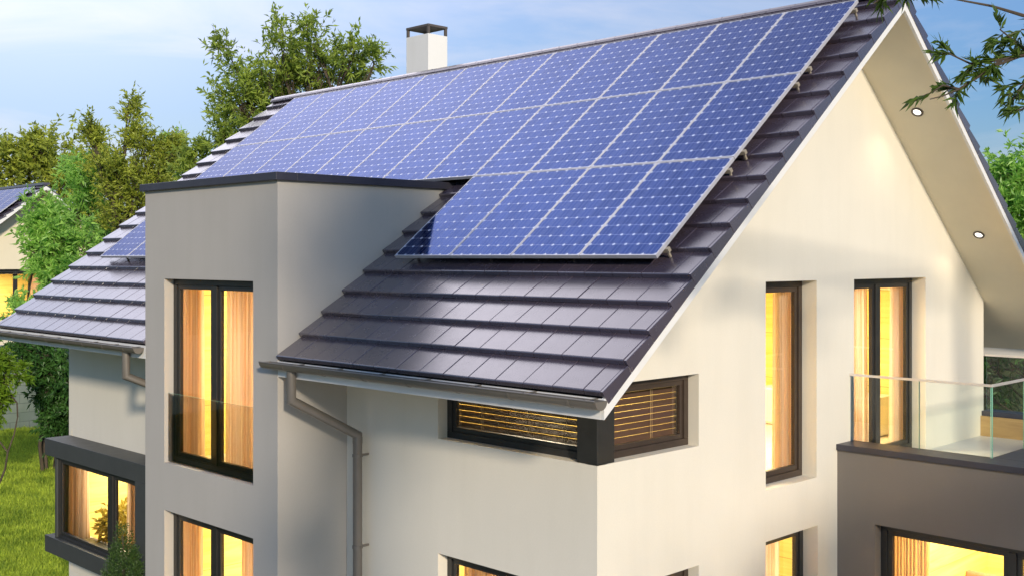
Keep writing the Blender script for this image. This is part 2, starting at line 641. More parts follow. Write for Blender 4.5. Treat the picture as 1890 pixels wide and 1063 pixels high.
def curtain(label, P, U, Nn, w, h, mat, folds=7, amp=0.05, group="curtains in the windows"):
    folds = int(folds * 1.9)
    """gathered curtain hanging from P (upper-left), U to the right, Nn towards the window"""
    P, U, Nn = V(P), V(U), V(Nn)
    n = folds * 8
    ph = random.random() * 6
    vs, fs = [], []
    rows = 6
    for j in range(rows + 1):
        t = j / rows
        for i in range(n + 1):
            s = i / n
            x = s * w + 0.012 * math.sin(s * 23 + ph) * t
            d = amp * (0.75 + 0.35 * t) * math.sin(s * folds * 2 * math.pi + 0.8 * math.sin(s * 9 + ph)) \
                + 0.35 * amp * math.sin(s * folds * 4.7 * math.pi + ph)
            vs.append(P + U * x + Nn * d - Z_ * (h * t))
    for j in range(rows):
        for i in range(n):
            a = j * (n + 1) + i
            fs.append((a, a + 1, a + n + 2, a + n + 1))
    mb = MB()
    mb.add(vs, fs)
    o = mb.build("curtain", mat, None, smooth=True, recalc=False, angle=180)
    return tag(o, label, "curtain", group)


def room(parent, a, b, openings, light=None, power=60, col=(1.0, 0.84, 0.58), lsize=1.4):
    """room shell (painted walls, ceiling, floor); openings: subset of 'x0 x1 y0 y1' left open"""
    x0, y0, z0 = a
    x1, y1, z1 = b
    mb = MB()
    P = [(x0, y0, z0), (x1, y0, z0), (x1, y1, z0), (x0, y1, z0), (x0, y0, z1), (x1, y0, z1), (x1, y1, z1), (x0, y1, z1)]
    mb.add(P, [(0, 1, 2, 3)], 1)
    mb.add(P, [(4, 7, 6, 5)], 2)
    for k, f in (("y0", (0, 4, 5, 1)), ("x1", (1, 5, 6, 2)), ("y1", (2, 6, 7, 3)), ("x0", (3, 7, 4, 0))):
        if k not in openings:
            mb.add(P, [f], 0)
    mb.build("room", [M["room"], M["floor"], M["ceil"]], parent, recalc=False)
    c = light or ((x0 + x1) / 2, (y0 + y1) / 2, z1 - 0.05)
    ld = bpy.data.lights.new("room_light", "AREA")
    ld.energy = power
    ld.color = col
    ld.shape = "DISK"
    ld.size = lsize
    lo = bpy.data.objects.new("room_light", ld)
    COL.objects.link(lo)
    lo.location = c


# ------------------------------------------------------------------ the house
SL = 0.785                                  # front roof pitch
SB = 0.817                                  # rear roof pitch
AF, AB = math.atan(SL), math.atan(SB)
YE, YR = -0.98, 4.30                        # front eave, ridge
ZL = 5.388                                  # tile lips: z = ZL + SL*y
ZB = 5.127                                  # underside of the verge boards
ZRIDGE = ZL + SL * YR
XR, XL = 0.90, -11.95
TX0, TX1, TY = -6.915, -3.840, -0.944       # tower
TTOP = 6.64
YTW = (TTOP - ZL) / SL                      # where the flat tower roof meets the slope
COURSE, TW = 0.378, 0.3475
YBK = 9.56                                  # rear eave


def tile_template():
    """one interlocking flat tile: local x across, y up the slope, z off the slope"""
    bm = bmesh.new()
    w, l, t = TW - 0.007, COURSE + 0.05, 0.052
    tilt = 0.060
    vs = [(0, 0, -t), (w, 0, -t), (w, l, -t - tilt * 0.9), (0, l, -t - tilt * 0.9),
          (0, 0, 0), (w, 0, 0), (w, l, -tilt), (0, l, -tilt)]
    bv = [bm.verts.new(v) for v in vs]
    for f in [(0, 3, 2, 1), (4, 5, 6, 7), (0, 1, 5, 4), (1, 2, 6, 5), (2, 3, 7, 6), (3, 0, 4, 7)]:
        bm.faces.new([bv[i] for i in f])
    bm.edges.ensure_lookup_table()
    front = [e for e in bm.edges if all(abs(v.co.y) < 1e-6 and v.co.z > -1e-6 for v in e.verts)]
    bmesh.ops.bevel(bm, geom=front, offset=0.016, segments=3, profile=0.5, affect="EDGES")
    side = [e for e in bm.edges if abs(e.verts[0].co.x - e.verts[1].co.x) < 1e-6 and len(e.link_faces) == 2
            and any(abs(f.normal.z) > 0.3 for f in e.link_faces) and any(abs(f.normal.x) > 0.9 for f in e.link_faces)
            and min(v.co.z for v in e.verts) > -0.075 + 0.0 and e.calc_length() > 0.2]
    bmesh.ops.bevel(bm, geom=side, offset=0.006, segments=2, profile=0.5, affect="EDGES")
    bmesh.ops.recalc_face_normals(bm, faces=bm.faces)
    bm.verts.index_update()
    out = [v.co.copy() for v in bm.verts], [[v.index for v in f.verts] for f in bm.faces]
    bm.free()
    return out


TILE_V, TILE_F = tile_template()
TILE_V = np.array([tuple(v) for v in TILE_V])


def tile_slope(mb, y0, z0, ang, sign, ncourse, x_right, x_left, skip=None, step=1):
    """rows of tiles from an eave lip line (y0, z0) up a slope of angle ang; sign +1 climbs towards +y"""
    es = V((0, sign * math.cos(ang), math.sin(ang)))
    en = V((0, -sign * math.sin(ang), math.cos(ang)))
    for k in range(ncourse):
        s = k * COURSE
        xr = x_right - (TW * 0.52 if k % 2 == 0 else 0.0)
        xs = []
        x = xr
        if k % 2 == 0:
            xs.append((x_right - TW * 0.52, TW * 0.52))
        while x > x_left + 0.02:
            w = min(TW, x - x_left)
            xs.append((x - w, w))
            x -= TW
        for xa, w in xs:
            yy = y0 + es.y * s
            if skip:
                if skip(xa, xa + w, yy, yy + es.y * COURSE):
                    continue
                if yy < YTW - 0.1:                      # cut tiles run up to the tower walls
                    if xa < TX0 < xa + w:
                        w = TX0 - 0.006 - xa
                    elif xa < TX1 < xa + w:
                        w = xa + w - TX1 - 0.006
                        xa = TX1 + 0.006
                    if w < 0.03:
                        continue
            jz = random.uniform(-0.0022, 0.0022)
            jr = random.uniform(-0.003, 0.003)
            L = TILE_V.copy()
            L[:, 0] *= w / TW
            px = xa + 0.0035 + L[:, 0]
            so = s + L[:, 1]
            no = L[:, 2] + jz + jr * (L[:, 0] - w / 2)
            py = y0 + es.y * so + en.y * no
            pz = z0 + es.z * so + en.z * no
            mb.add(np.stack([px, py, pz], 1).tolist(), TILE_F)


def verge(mb, y0, z0, ang, sign, ncourse, x0, x1):
    """hooked verge pieces closing the tile ends above the board"""
    es = V((0, sign * math.cos(ang), math.sin(ang)))
    en = V((0, -sign * math.sin(ang), math.cos(ang)))
    for k in range(ncourse):
        s0, s1 = k * COURSE + 0.002, (k + 1) * COURSE - 0.003
        O = V((0, y0, z0))
        pts = [O + es * s0 + en * -0.004, O + es * s1 + en * -0.052, O + es * s1 + en * -0.135, O + es * s0 + en * -0.135]
        mb.prism([p + X_ * x0 for p in pts], X_ * (x1 - x0))


house = thing("house", "white rendered two storey house with dark tiled gable roof and grey stair tower", "house", (-5.5, 4.3, 0))

# walls -------------------------------------------------------------
zf = lambda y: ZB + 0.05 + SL * y
ZAP = ZB + SL * YR                                          # verge board apex
zbk = lambda y: ZAP + 0.085 - SB * (y - YR)
w = MB()
nf = V((0, -SL, 1)).normalized()
nb = V((0, SB, 1)).normalized()
wall_grid(w, (0, 0, 0), Y_, Z_, X_, (0, 8.606), (-0.1, 8.75),
          [(0, 1.583, 3.777, 4.515, 0.15, "RTB"), (2.826, 3.906, 3.138, 5.432, 0.2, "LRTB"),
           (4.787, 6.727, 3.12, 5.432, 0.2, "LRTB"), (2.826, 3.93, 0.2, 2.575, 0.2, "LRTB"),
           (0, 1.583, 1.55, 2.56, 0.15, "RTB")],
          clip=[((0, 0, zf(0)), nf), ((0, YR, zbk(YR)), nb)])
wall_grid(w, (-3.84, 0, 0), X_, Z_, -Y_, (0, 3.84), (-0.1, zf(0)),
          [(3.84 - 2.232, 3.84, 3.777, 4.515, 0.15, "LTB"), (3.84 - 2.232, 3.84, 1.55, 2.56, 0.15, "LTB")])
wall_grid(w, (-11.415, 0, 0), X_, Z_, -Y_, (0, 11.415 - 6.915), (-0.1, zf(0)),
          [(0.25, 3.45, 1.25, 2.55, 0.05, "LRTB")])
w.add([(-11.415, 0, -0.1), (-11.415, 8.606, -0.1), (-11.415, 8.606, zbk(8.606)), (-11.415, YR, zbk(YR)), (-11.415, 0, zf(0))],
      [(0, 1, 2, 3, 4)])
w.add([(-11.415, 8.606, -0.1), (0, 8.606, -0.1), (0, 8.606, zbk(8.606)), (-11.415, 8.606, zbk(8.606))], [(0, 1, 2, 3)])
w.build("wall", M["white"], house, recalc=False)

# tower -------------------------------------------------------------
t = MB()
wall_grid(t, (TX0, TY, 0), X_, Z_, -Y_, (0, TX1 - TX0), (-0.1, TTOP - 0.07),
          [(0.505, 2.578, 3.11, 5.43, 0.13, "LRTB"), (0.505, 2.578, 0.2, 2.51, 0.13, "LRTB")])
ytop = (TTOP - 0.07 - ZL) / SL + 0.25
t.add([(TX1, TY, -0.1), (TX1, ytop, -0.1), (TX1, ytop, TTOP - 0.07), (TX1, TY, TTOP - 0.07)], [(0, 1, 2, 3)])
t.add([(TX0, TY, -0.1), (TX0, TY, TTOP - 0.07), (TX0, ytop, TTOP - 0.07), (TX0, ytop, -0.1)], [(0, 1, 2, 3)])
tower = t.build("stair_tower", M["grey"], house, recalc=False)
c = MB()
e = 0.055
c.box((TX0 - e, TY - e, TTOP - 0.09), (TX1 + e, TY + 0.22, TTOP))
c.box((TX0 - e, TY + 0.22, TTOP - 0.09), (TX0 + 0.22, YTW + 0.10, TTOP))
c.box((TX1 - 0.22, TY + 0.22, TTOP - 0.09), (TX1 + e, YTW + 0.10, TTOP))
c.build("coping", M["coping"], tower, bevel=0.006)
c = MB()
c.box((TX0 + 0.20, TY + 0.20, TTOP - 0.12), (TX1 - 0.20, YTW + 0.2, TTOP - 0.06))
c.build("flat_roof", M["deck"], tower)

# roof --------------------------------------------------------------
NF, NBK = 18, 18
r = MB()
skipf = lambda xa, xb, ya, yb: (xa > TX0 - 0.02 and xb < TX1 + 0.02 and yb < YTW + 0.02)
tile_slope(r, YE, ZL + SL * YE, AF, 1, NF, XR - 0.03, XL, skipf)
yb0 = YBK
zb0 = ZRIDGE - SB * (YBK - YR)
tile_slope(r, yb0, zb0, AB, -1, 18, XR - 0.03, XL)
roof = r.build("roof", M["tile"], house, recalc=False)
for x0 in (XR - 0.03, XL):
    r = MB()
    verge(r, YE, ZL + SL * YE, AF, 1, NF, x0, x0 + 0.03)
    r.build("verge_tile", M["tile"], roof, bevel=0.004)
    r = MB()
    verge(r, yb0, zb0, AB, -1, 18, x0, x0 + 0.03)
    r.build("verge_tile", M["tile"], roof, bevel=0.004)

# ridge caps
r = MB()
n = 36
dx = (XR + 0.0 - XL) / n
for i in range(n):
    x0 = XL + i * dx + 0.003
    x1 = x0 + dx + 0.02
    lift0, lift1 = 0.0, 0.002
    for sgn, s in ((-1, SL), (1, SB)):
        O = V((0, YR, ZRIDGE + 0.035))
        dn = V((0, sgn, -s)).normalized()
        nn = V((0, sgn * s, 1)).normalized()
        p = [O + X_ * x0, O + X_ * x1 + nn * lift1, O + X_ * x1 + dn * 0.165 + nn * lift1, O + X_ * x0 + dn * 0.165]
        r.prism([q for q in p], -nn * 0.03)
r.build("ridge_cap", M["tile"], roof, bevel=0.005)
# deck below the tiles, with the boarded soffit under it
d = MB()
so = MB()


def slope_slab(mb, x0, x1, ya, yb, zfun, lo, hi):
    q = [(ya, zfun(ya) + lo), (yb, zfun(yb) + lo), (yb, zfun(yb) + hi), (ya, zfun(ya) + hi)]
    mb.prism([(x0, y, z) for y, z in q], (x1 - x0, 0, 0))


zlip = lambda y: ZL + SL * y
zlipb = lambda y: ZRIDGE - SB * (y - YR)
for x0, x1, ya in ((XL + 0.05, TX0 - 0.003, -0.93), (TX0 - 0.003, TX1 + 0.003, YTW + 0.16), (TX1 + 0.003, XR - 0.05, -0.93)):
    slope_slab(d, x0, x1, ya, YR - 0.05, zlip, -0.185, -0.145)
    slope_slab(so, x0, x1, ya + 0.02, YR, zf, 0.0, 0.018)
slope_slab(d, XL + 0.05, XR - 0.05, YR + 0.05, YBK - 0.04, zlipb, -0.152, -0.142)
slope_slab(so, XL + 0.05, XR - 0.05, YR + 0.0015, YBK - 0.04, zbk, 0.0, 0.018)
d.build("roof_deck", M["deck"], house)
so.build("soffit", M["soffit"], house)
for x0, x1 in ((XR - 0.045, XR - 0.008), (XL + 0.008, XL + 0.045)):
    b = MB()
    b.prism([(x0, -0.944, ZB - SL * 0.944), (x0, YR, ZAP), (x0, YR, ZAP + 0.165), (x0, -0.944, ZB - SL * 0.944 + 0.165)], (x1 - x0, 0, 0))
    zz = ZAP - SB * (YBK - 0.01 - YR)
    b.prism([(x0, YR + 0.001, ZAP), (x0, YBK - 0.01, zz), (x0, YBK - 0.01, zz + 0.165), (x0, YR + 0.001, ZAP + 0.165)], (x1 - x0, 0, 0))
    b.build("verge_board", M["barge"], house, bevel=0.003)
b = MB()
zfa = ZB - SL * 0.944
b.box((TX1 + 0.004, -0.944, zfa), (XR - 0.046, -0.918, zfa + 0.17))
b.build("fascia", M["barge"], house, bevel=0.002)
b = MB()
b.box((XL + 0.046, -0.944, zfa), (TX0 - 0.004, -0.918, zfa + 0.17))
b.build("fascia", M["barge"], house, bevel=0.002)
b = MB()
b.box((XL + 0.046, YBK - 0.036, ZAP - SB * (YBK - YR) - 0.02), (XR - 0.046, YBK - 0.012, ZAP - SB * (YBK - YR) + 0.16))
b.build("fascia", M["barge"], house, bevel=0.002)


def gutter(x0, x1, y, z, rad=0.074):
    mb = MB()
    prof = []
    nseg = 12
    for i in range(nseg + 1):
        a = math.pi + math.pi * i / nseg
        prof.append((y + rad * math.cos(a), z + rad * math.sin(a)))
    inner = [(y + (rad - 0.005) * math.cos(math.pi + math.pi * i / nseg), z + (rad - 0.005) * math.sin(math.pi + math.pi * i / nseg))
             for i in range(nseg, -1, -1)]
    mb.prism([(x0, a, b) for a, b in prof + inner], (x1 - x0, 0, 0))
    # rolled front bead, end caps, joint collars, hanger straps
    mb.tube([(x0, y - rad, z + 0.002), (x1, y - rad, z + 0.002)], 0.008, 8)
    for xx in (x0 - 0.004, x1 + 0.001):
        mb.prism([(xx, a, b) for a, b in prof], (0.004, 0, 0))
    k = int((x1 - x0) / 0.62)
    for i in range(k):
        xc = x1 - 0.32 - i * (x1 - x0 - 0.4) / max(1, k - 0.5)
        pr = [(y + (rad + 0.004) * math.cos(math.pi + math.pi * j / nseg), z + (rad + 0.004) * math.sin(math.pi + math.pi * j / nseg)) for j in range(nseg + 1)]
        pin = [(y + (rad + 0.0005) * math.cos(math.pi + math.pi * j / nseg), z + (rad + 0.0005) * math.sin(math.pi + math.pi * j / nseg)) for j in range(nseg, -1, -1)]
        mb.prism([(xc, a, b_) for a, b_ in pr + pin], (0.028, 0, 0))
        mb.box((xc + 0.2, y - rad - 0.004, z + 0.004), (xc + 0.222, y + rad + 0.02, z + 0.010))
    return mb.build("gutter", M["metal"], house, smooth=True, angle=40)


gutter(-3.97, 0.925, -1.026, 4.548)
gutter(XL - 0.03, -6.945, -1.026, 4.530)


def downpipe(pts, brackets, wall_y):
    mb = MB()
    mb.tube(pts, 0.051, 16)
    for z in (pts[-2][2] - 0.02,):
        x, y = pts[-1][0], pts[-1][1]
        mb.tube([(x, y, z - 0.07), (x, y, z - 0.0)], 0.057, 16)
    o = mb.build("downpipe", M["metal"], house, smooth=True)
    for z in brackets:
        q = MB()
        x, y = pts[-1][0], pts[-1][1]
        q.tube([(x, y, z - 0.016), (x, y, z + 0.016)], 0.061, 16)
        q.box((x + 0.045, y - 0.008, z - 0.012), (x + 0.068, y + 0.012, z + 0.012))
        q.box((x - 0.008, y + 0.04, z - 0.012), (x + 0.008, wall_y - 0.001, z + 0.012))
        q.build("bracket", M["metal"], o, bevel=0.002)
    return o


downpipe([(-3.49, -1.0, 4.50), (-3.49, -1.0, 4.16), (-3.425, -0.16, 3.70), (-3.425, -0.16, -0.05)], (3.47, 2.44, 1.2), 0.0)
downpipe([(-7.345, -1.0, 4.48), (-7.345, -1.0, 4.135), (-7.10, -0.10, 3.72), (-7.10, -0.10, 0.0)], (3.4, 2.9), 0.0)

# chimney ----------------------------------------------------------
CHX0, CHX1, CHY0, CHY1 = -8.24, -7.66, 4.52, 4.95
ch = MB()
ch.box((CHX0, CHY0, 7.9), (CHX1, CHY1, 9.475))
chim = ch.build("chimney", M["chalk"], house, bevel=0.004)
cw = MB()
for sx in (CHX0, CHX1 - 0.045):
    for sy in (CHY0, CHY1 - 0.045):
        cw.box((sx + 0.001, sy + 0.001, 9.475), (sx + 0.044, sy + 0.044, 9.60))
cw.box((CHX0 - 0.004, CHY0 - 0.004, 9.60), (CHX1 + 0.004, CHY1 + 0.004, 9.64))
cw.build("chimney_cowl", M["cowl"], chim, bevel=0.003)

# windows ----------------------------------------------------------
# tower
for z0, h in ((3.11, 2.32), (0.2, 2.31)):
    window(house, (TX0 + 0.505, TY + 0.125, z0), X_, -Y_, 2.073, h, [(0.075, 0.945), (1.062, 1.998)], 0.075, 0.055)
j = MB()
ja, jb, jy, jz0, jz1 = TX0 + 0.512, TX0 + 2.572, TY + 0.05, 3.125, 3.985
j.add([(ja, jy, jz0), (jb, jy, jz0), (jb, jy, jz1), (ja, jy, jz1)], [(0, 1, 2, 3)], 0)
j.add([(ja, jy, jz1), (jb, jy, jz1), (jb, jy + 0.014, jz1), (ja, jy + 0.014, jz1)], [(0, 1, 2, 3)], 1)
j.build("juliet_glass", [M["dimglass"], M["edge"]], house, recalc=False)
# gable windows (look out along +X); U runs to +Y
window(house, (-0.19, 2.826, 3.138), Y_, X_, 1.08, 2.294, [(0.075, 1.005)], 0.075, 0.06, M["bframe"])
window(house, (-0.19, 4.787, 3.12), Y_, X_, 1.94, 2.312, [(0.075, 0.915), (1.025, 1.865)], 0.075, 0.055)
window(house, (-0.19, 2.826, 0.2), Y_, X_, 1.104, 2.375, [(0.075, 1.029)], 0.075, 0.06)
# corner windows, upper and lower
for z0, z1 in ((3.777, 4.515), (1.55, 2.56)):
    p = MB()
    p.box((-0.262, 0.012, z0 + 0.001), (-0.012, 0.262, z1 - 0.001))
    p.build("corner_post", M["frame"], house, bevel=0.004)
    window(house, (-2.232, 0.13, z0), X_, -Y_, 2.232 - 0.262, z1 - z0, [(0.07, 2.232 - 0.262 - 0.02)], 0.07, 0.05)
    window(house, (-0.13, 0.262, z0), Y_, X_, 1.583 - 0.262, z1 - z0, [(0.02, 1.583 - 0.262 - 0.07)], 0.07, 0.05, M["bframe"])


def blind(label, O, U, Nn, w, h, cords):
    O, U, Nn = V(O), V(U), V(Nn)
    root = thing("venetian_blind", label, "blind", O, group="slatted blinds in the corner window")
    s = MB()
    k = int(h / 0.062)
    for i in range(k):
        z = h - 0.03 - i * 0.062
        a = O + Z_ * z
        tilt = (Z_ * 0.93 + Nn * -0.36).normalized()
        nn = U.cross(tilt).normalized()
        s.obox(a, U, tilt, nn, (0.004, w - 0.004), (-0.0290, 0.0290), (-0.0008, 0.0008))
    s.build("slats", M["slat"], root)
    for cx in cords:
        cb = MB()
        for off in (-0.012, 0.012):
            cb.tube([O + U * (cx + off) + Z_ * 0.01 + Nn * 0.035, O + U * (cx + off) + Z_ * h + Nn * 0.035], 0.0022, 5)
        cb.build("ladder_cord", M["cord"], root)
    hb = MB()
    hb.obox(O, U, Z_, Nn, (0, w), (h - 0.02, h + 0.02), (-0.03, 0.03))
    hb.build("head_rail", M["slat"], root)
    return root


blind("brown slatted blind in the corner window's front face under the eave", (-2.19, 0.245, 3.88), X_, -Y_, 1.93, 0.56, (0.42, 1.12, 1.6))
blind("brown slatted blind in the corner window's gable face beside the dark post", (-0.245, 0.27, 3.88), Y_, X_, 1.29, 0.56, (0.06, 0.80))

# bay --------------------------------------------------------------
by = MB()
by.box((-11.36, -0.42, 2.535), (-7.0, -0.002, 2.80))
by.box((-11.36, -0.42, 0.985), (-7.0, -0.002, 1.245))
by.box((-8.27, -0.418, 1.246), (-7.0, -0.004, 2.534))
by.box((-11.09, -0.37, 1.246), (-11.02, -0.004, 2.534))
bay = by.build("bay_window", M["bay"], house, bevel=0.006)
window(bay, (-11.02, -0.345, 1.246), X_, -Y_, 2.748, 1.288, [(0.05, 1.755), (1.905, 2.70)], 0.05, 0.05, name="window_frame")

# balcony ----------------------------------------------------------
BX1, BY0, BY1, BZ = 3.4, 4.38, 8.78, 3.475
ba = MB()
wall_grid(ba, (0.001, BY0, 0), X_, Z_, -Y_, (0, BX1), (-0.1, BZ - 0.065), [(0.48, 2.75, 0.15, 2.59, 0.16, "LRTB")])
ba.add([(BX1, BY0, -0.1), (BX1, BY1, -0.1), (BX1, BY1, BZ - 0.065), (BX1, BY0, BZ - 0.065)], [(0, 1, 2, 3)])
ba.add([(0, BY1, -0.1), (BX1, BY1, -0.1), (BX1, BY1, BZ - 0.065), (0, BY1, BZ - 0.065)], [(3, 2, 1, 0)])
balc = ba.build("balcony_block", M["taupe"], house, recalc=False)
cp = MB()
cp.box((0.002, BY0 - 0.03, BZ - 0.07), (BX1 + 0.03, 4.77, BZ))
cp.box((1.69, 4.77, BZ - 0.07), (BX1 + 0.03, BY1 - 0.25, BZ))
cp.box((0.002, BY1 - 0.25, BZ - 0.07), (BX1 + 0.03, BY1 + 0.03, BZ))
cp.build("coping", M["coping"], balc, bevel=0.005)
fl = MB()
fl.box((0.002, 4.77, 3.02), (1.69, BY1 - 0.25, 3.115))
fl.build("balcony_floor", M["bfloor"], balc)
ip = MB()
ip.box((0.002, BY1 - 0.285, 3.116), (1.655, BY1 - 0.251, BZ - 0.072))
ip.box((1.656, 4.79, 3.116), (1.689, BY1 - 0.252, BZ - 0.072))
ip.build("inner_cladding", M["tan"], balc)
window(balc, (0.481, BY0 + 0.15, 0.15), X_, -Y_, 2.269, 2.44, [(0.075, 1.475), (1.56, 2.19)], 0.075, 0.06)

# glass balustrade ---------------------------------------------------
bal = thing("balustrade", "frameless glass balustrade with slim metal handrail round the balcony", "balustrade", (0.9, 4.7, BZ))


def glass_panel(a, b, z0, z1):
    a, b = V((*a, 0)), V((*b, 0))
    U = (b - a).normalized()
    n_ = V((-U.y, U.x, 0))
    L = (b - a).length
    g = MB()
    t_ = 0.007
    q = lambda u, z, k: a + U * u + n_ * k + Z_ * z
    for k in (-t_,):
        g.add([q(0, z0, k), q(L, z0, k), q(L, z1, k), q(0, z1, k)], [(0, 1, 2, 3)], 0)
    g.add([q(0, z0, -t_), q(0, z0, t_), q(0, z1, t_), q(0, z1, -t_)], [(0, 1, 2, 3)], 1)
    g.add([q(L, z0, -t_), q(L, z0, t_), q(L, z1, t_), q(L, z1, -t_)], [(0, 1, 2, 3)], 1)
    g.build("glass_panel", [M["balglass"], M["edge"]], bal, recalc=False)


GZ = 4.265
glass_panel((0.03, 4.69), (0.872, 4.69), BZ + 0.001, GZ)
glass_panel((0.878, 4.69), (1.70, 4.69), BZ + 0.001, GZ)
glass_panel((1.712, 4.70), (1.712, 5.60), BZ + 0.001, GZ)
glass_panel((1.712, 5.61), (1.712, 7.10), BZ + 0.001, GZ)
glass_panel((1.712, 7.11), (1.712, 8.63), BZ + 0.001, GZ)
glass_panel((0.03, 8.64), (1.70, 8.64), BZ + 0.001, GZ)
hr = MB()
hr.box((0.002, 4.675, GZ), (1.725, 4.705, GZ + 0.028))
hr.box((1.697, 4.7055, GZ), (1.727, 8.6245, GZ + 0.028))
hr.box((0.002, 8.625, GZ), (1.725, 8.655, GZ + 0.028))
hr.build("handrail", M["hand"], bal, bevel=0.003)

# downlights in the rear soffit --------------------------------------
for i, (y, lab) in enumerate(((5.618, "round lit downlight in the sloping soffit, upper one close under the ridge"),
                              (7.461, "round lit downlight in the sloping soffit, lower one above the balcony door"))):
    z = zbk(y)
    o = thing("downlight", lab, "downlight", (0.41, y, z), (-AB, 0, 0), "downlights in the gable soffit")
    ring = MB()
    seg = 32
    vs, fs = [], []
    for k in range(seg):
        a = 2 * math.pi * k / seg
        for rr, zz in ((0.075, -0.001), (0.075, -0.010), (0.052, -0.014), (0.048, -0.003)):
            vs.append(V((rr * math.cos(a), rr * math.sin(a), zz)))
    for k in range(seg):
        for m_ in range(3):
            fs.append((k * 4 + m_, k * 4 + m_ + 1, ((k + 1) % seg) * 4 + m_ + 1, ((k + 1) % seg) * 4 + m_))
    mw = world_of(o)
    ring.add([mw @ v for v in vs], fs)
    ring.build("trim_ring", M["cowl"], o, smooth=True, recalc=False, angle=30)
    ln = MB()
    ln.add([mw @ V((0.048 * math.cos(2 * math.pi * k / seg), 0.048 * math.sin(2 * math.pi * k / seg), -0.004)) for k in range(seg)],
           [tuple(range(seg))])
    ln.build("lens", M["lens"], o, recalc=False)
    sp = bpy.data.lights.new("soffit_lamp", "SPOT")
    sp.energy = 9
    sp.color = (1.0, 0.82, 0.55)
    sp.spot_size = math.radians(125)
    sp.spot_blend = 0.8
    sp.shadow_soft_size = 0.05
    so_ = bpy.data.objects.new("soffit_lamp", sp)
    COL.objects.link(so_)
    so_.location = mw @ V((0, 0, -0.03))
    so_.rotation_euler = (-AB * 0.4, 0, 0)

# rooms --------------------------------------------------------------
room(house, (-6.88, TY + 0.003, 3.03), (-3.88, 3.2, 5.62), "y0", power=215, light=(-5.4, 1.4, 5.55))
room(house, (-6.88, TY + 0.003, 0.03), (-3.88, 3.2, 2.75), "y0", power=215, light=(-5.4, 1.4, 2.70))
room(house, (-3.7, 2.40, 3.03), (-0.003, 8.45, 5.62), "x1", power=290, light=(-2.2, 5.2, 5.55))
room(house, (-3.7, 0.003, 3.03), (-0.003, 2.30, 4.75), "x1 y0", power=70, light=(-2.0, 1.3, 4.70), lsize=0.8)
room(house, (-3.7, 0.003, 0.03), (-0.003, 8.45, 2.75), "x1 y0", power=300, light=(-2.2, 4.0, 2.70))
room(house, (0.06, BY0 + 0.003, 0.03), (3.37, 8.60, 2.90), "y0", power=230, light=(1.7, 6.6, 2.85))
room(house, (-11.3, -0.002, 0.6), (-7.05, 3.4, 2.90), "y0", power=150, light=(-9.9, 0.75, 2.85))

# curtains -----------------------------------------------------------
yw = TY + 0.30
curtain("sheer beige curtain at the left of the tower's upper window", (TX0 + 0.22, yw, 5.40), X_, -Y_, 0.68, 2.32, M["curtain"], 7)
curtain("sheer beige curtain at the right of the tower's upper window", (TX0 + 1.57, yw, 5.40), X_, -Y_, 0.86, 2.32, M["curtain"], 9)
curtain("sheer beige curtain at the left of the tower's lower window", (TX0 + 0.22, yw, 2.48), X_, -Y_, 0.66, 2.32, M["curtain"], 7)
curtain("sheer beige curtain at the right of the tower's lower window", (TX0 + 1.90, yw, 2.48), X_, -Y_, 0.54, 2.32, M["curtain"], 6)
curtain("tall pale curtain in the single gable window above the lower one", (-0.36, 3.60, 5.40), Y_, X_, 0.62, 2.28, M["curtain2"], 7)
curtain("pale curtain at the left of the balcony door", (-0.36, 5.10, 5.40), Y_, X_, 0.66, 2.28, M["curtain2"], 5)
curtain("pale curtain at the right of the balcony door", (-0.36, 6.48, 5.40), Y_, X_, 0.62, 2.28, M["curtain2"], 7)
curtain("orange brown curtain in the ground floor gable window", (-0.36, 3.10, 2.54), Y_, X_, 0.55, 2.3, M["curtain"], 4)
curtain("orange curtain in the wide window below the balcony", (0.42, BY0 + 0.36, 2.56), X_, -Y_, 0.54, 2.4, M["curtain"], 7)
curtain("orange curtain in the ground floor window below the corner blinds", (-2.12, 0.32, 2.54), X_, -Y_, 0.75, 0.98, M["curtain"], 8)
curtain("wide grey beige curtain at the left of the bay window", (-11.26, -0.14, 2.52), X_, -Y_, 0.80, 1.24, M["curtain2"], 9)
curtain("narrow curtain at the right end of the bay window", (-8.98, -0.14, 2.52), X_, -Y_, 0.26, 1.24, M["curtain2"], 3)

# furniture seen through the glass -------------------------------------
dr = thing("chest_of_drawers", "cream chest of drawers behind the tower's upper window", "drawers", (-6.2, 1.4, 3.03))
q = MB()
q.box((-6.75, 1.15, 3.031), (-5.25, 1.70, 3.60))
q.build("carcass", M["cream"], dr, bevel=0.006)
for k, (z0, z1) in enumerate(((3.07, 3.31), (3.33, 3.57))):
    for x0, x1 in ((-6.73, -6.01), (-5.99, -5.27)):
        q = MB()
        q.box((x0, 1.125, z0), (x1, 1.149, z1))
        f_ = q.build("drawer_front", M["cream"], dr, bevel=0.004)
        q = MB()
        q.box((x0 + 0.2, 1.105, z1 - 0.05), (x1 - 0.2, 1.124, z1 - 0.035))
        q.build("handle", M["frame"], f_)
bk = MB()
for i in range(9):
    z = 3.601 + i * 0.042
    o_ = random.uniform(-0.02, 0.02)
    bk.box((-6.72 + o_, 1.22, z), (-6.48 + o_, 1.50 + o_, z + 0.038))
tag(bk.build("book_stack", M["books"], None), "tall stack of books on the cream chest of drawers", "books")
sb = thing("sideboard", "low white sideboard in the room behind the balcony door", "sideboard", (-2.6, 7.6, 3.03))
q = MB()
q.box((-3.3, 7.75, 3.05), (-1.2, 8.25, 3.62))
q.build("carcass", M["ceil"], sb, bevel=0.006)
for k in range(4):
    q = MB()
    q.box((-3.28 + k * 0.52, 7.728, 3.08), (-2.78 + k * 0.52, 7.749, 3.59))
    q.build("door", M["cream"], sb, bevel=0.004)
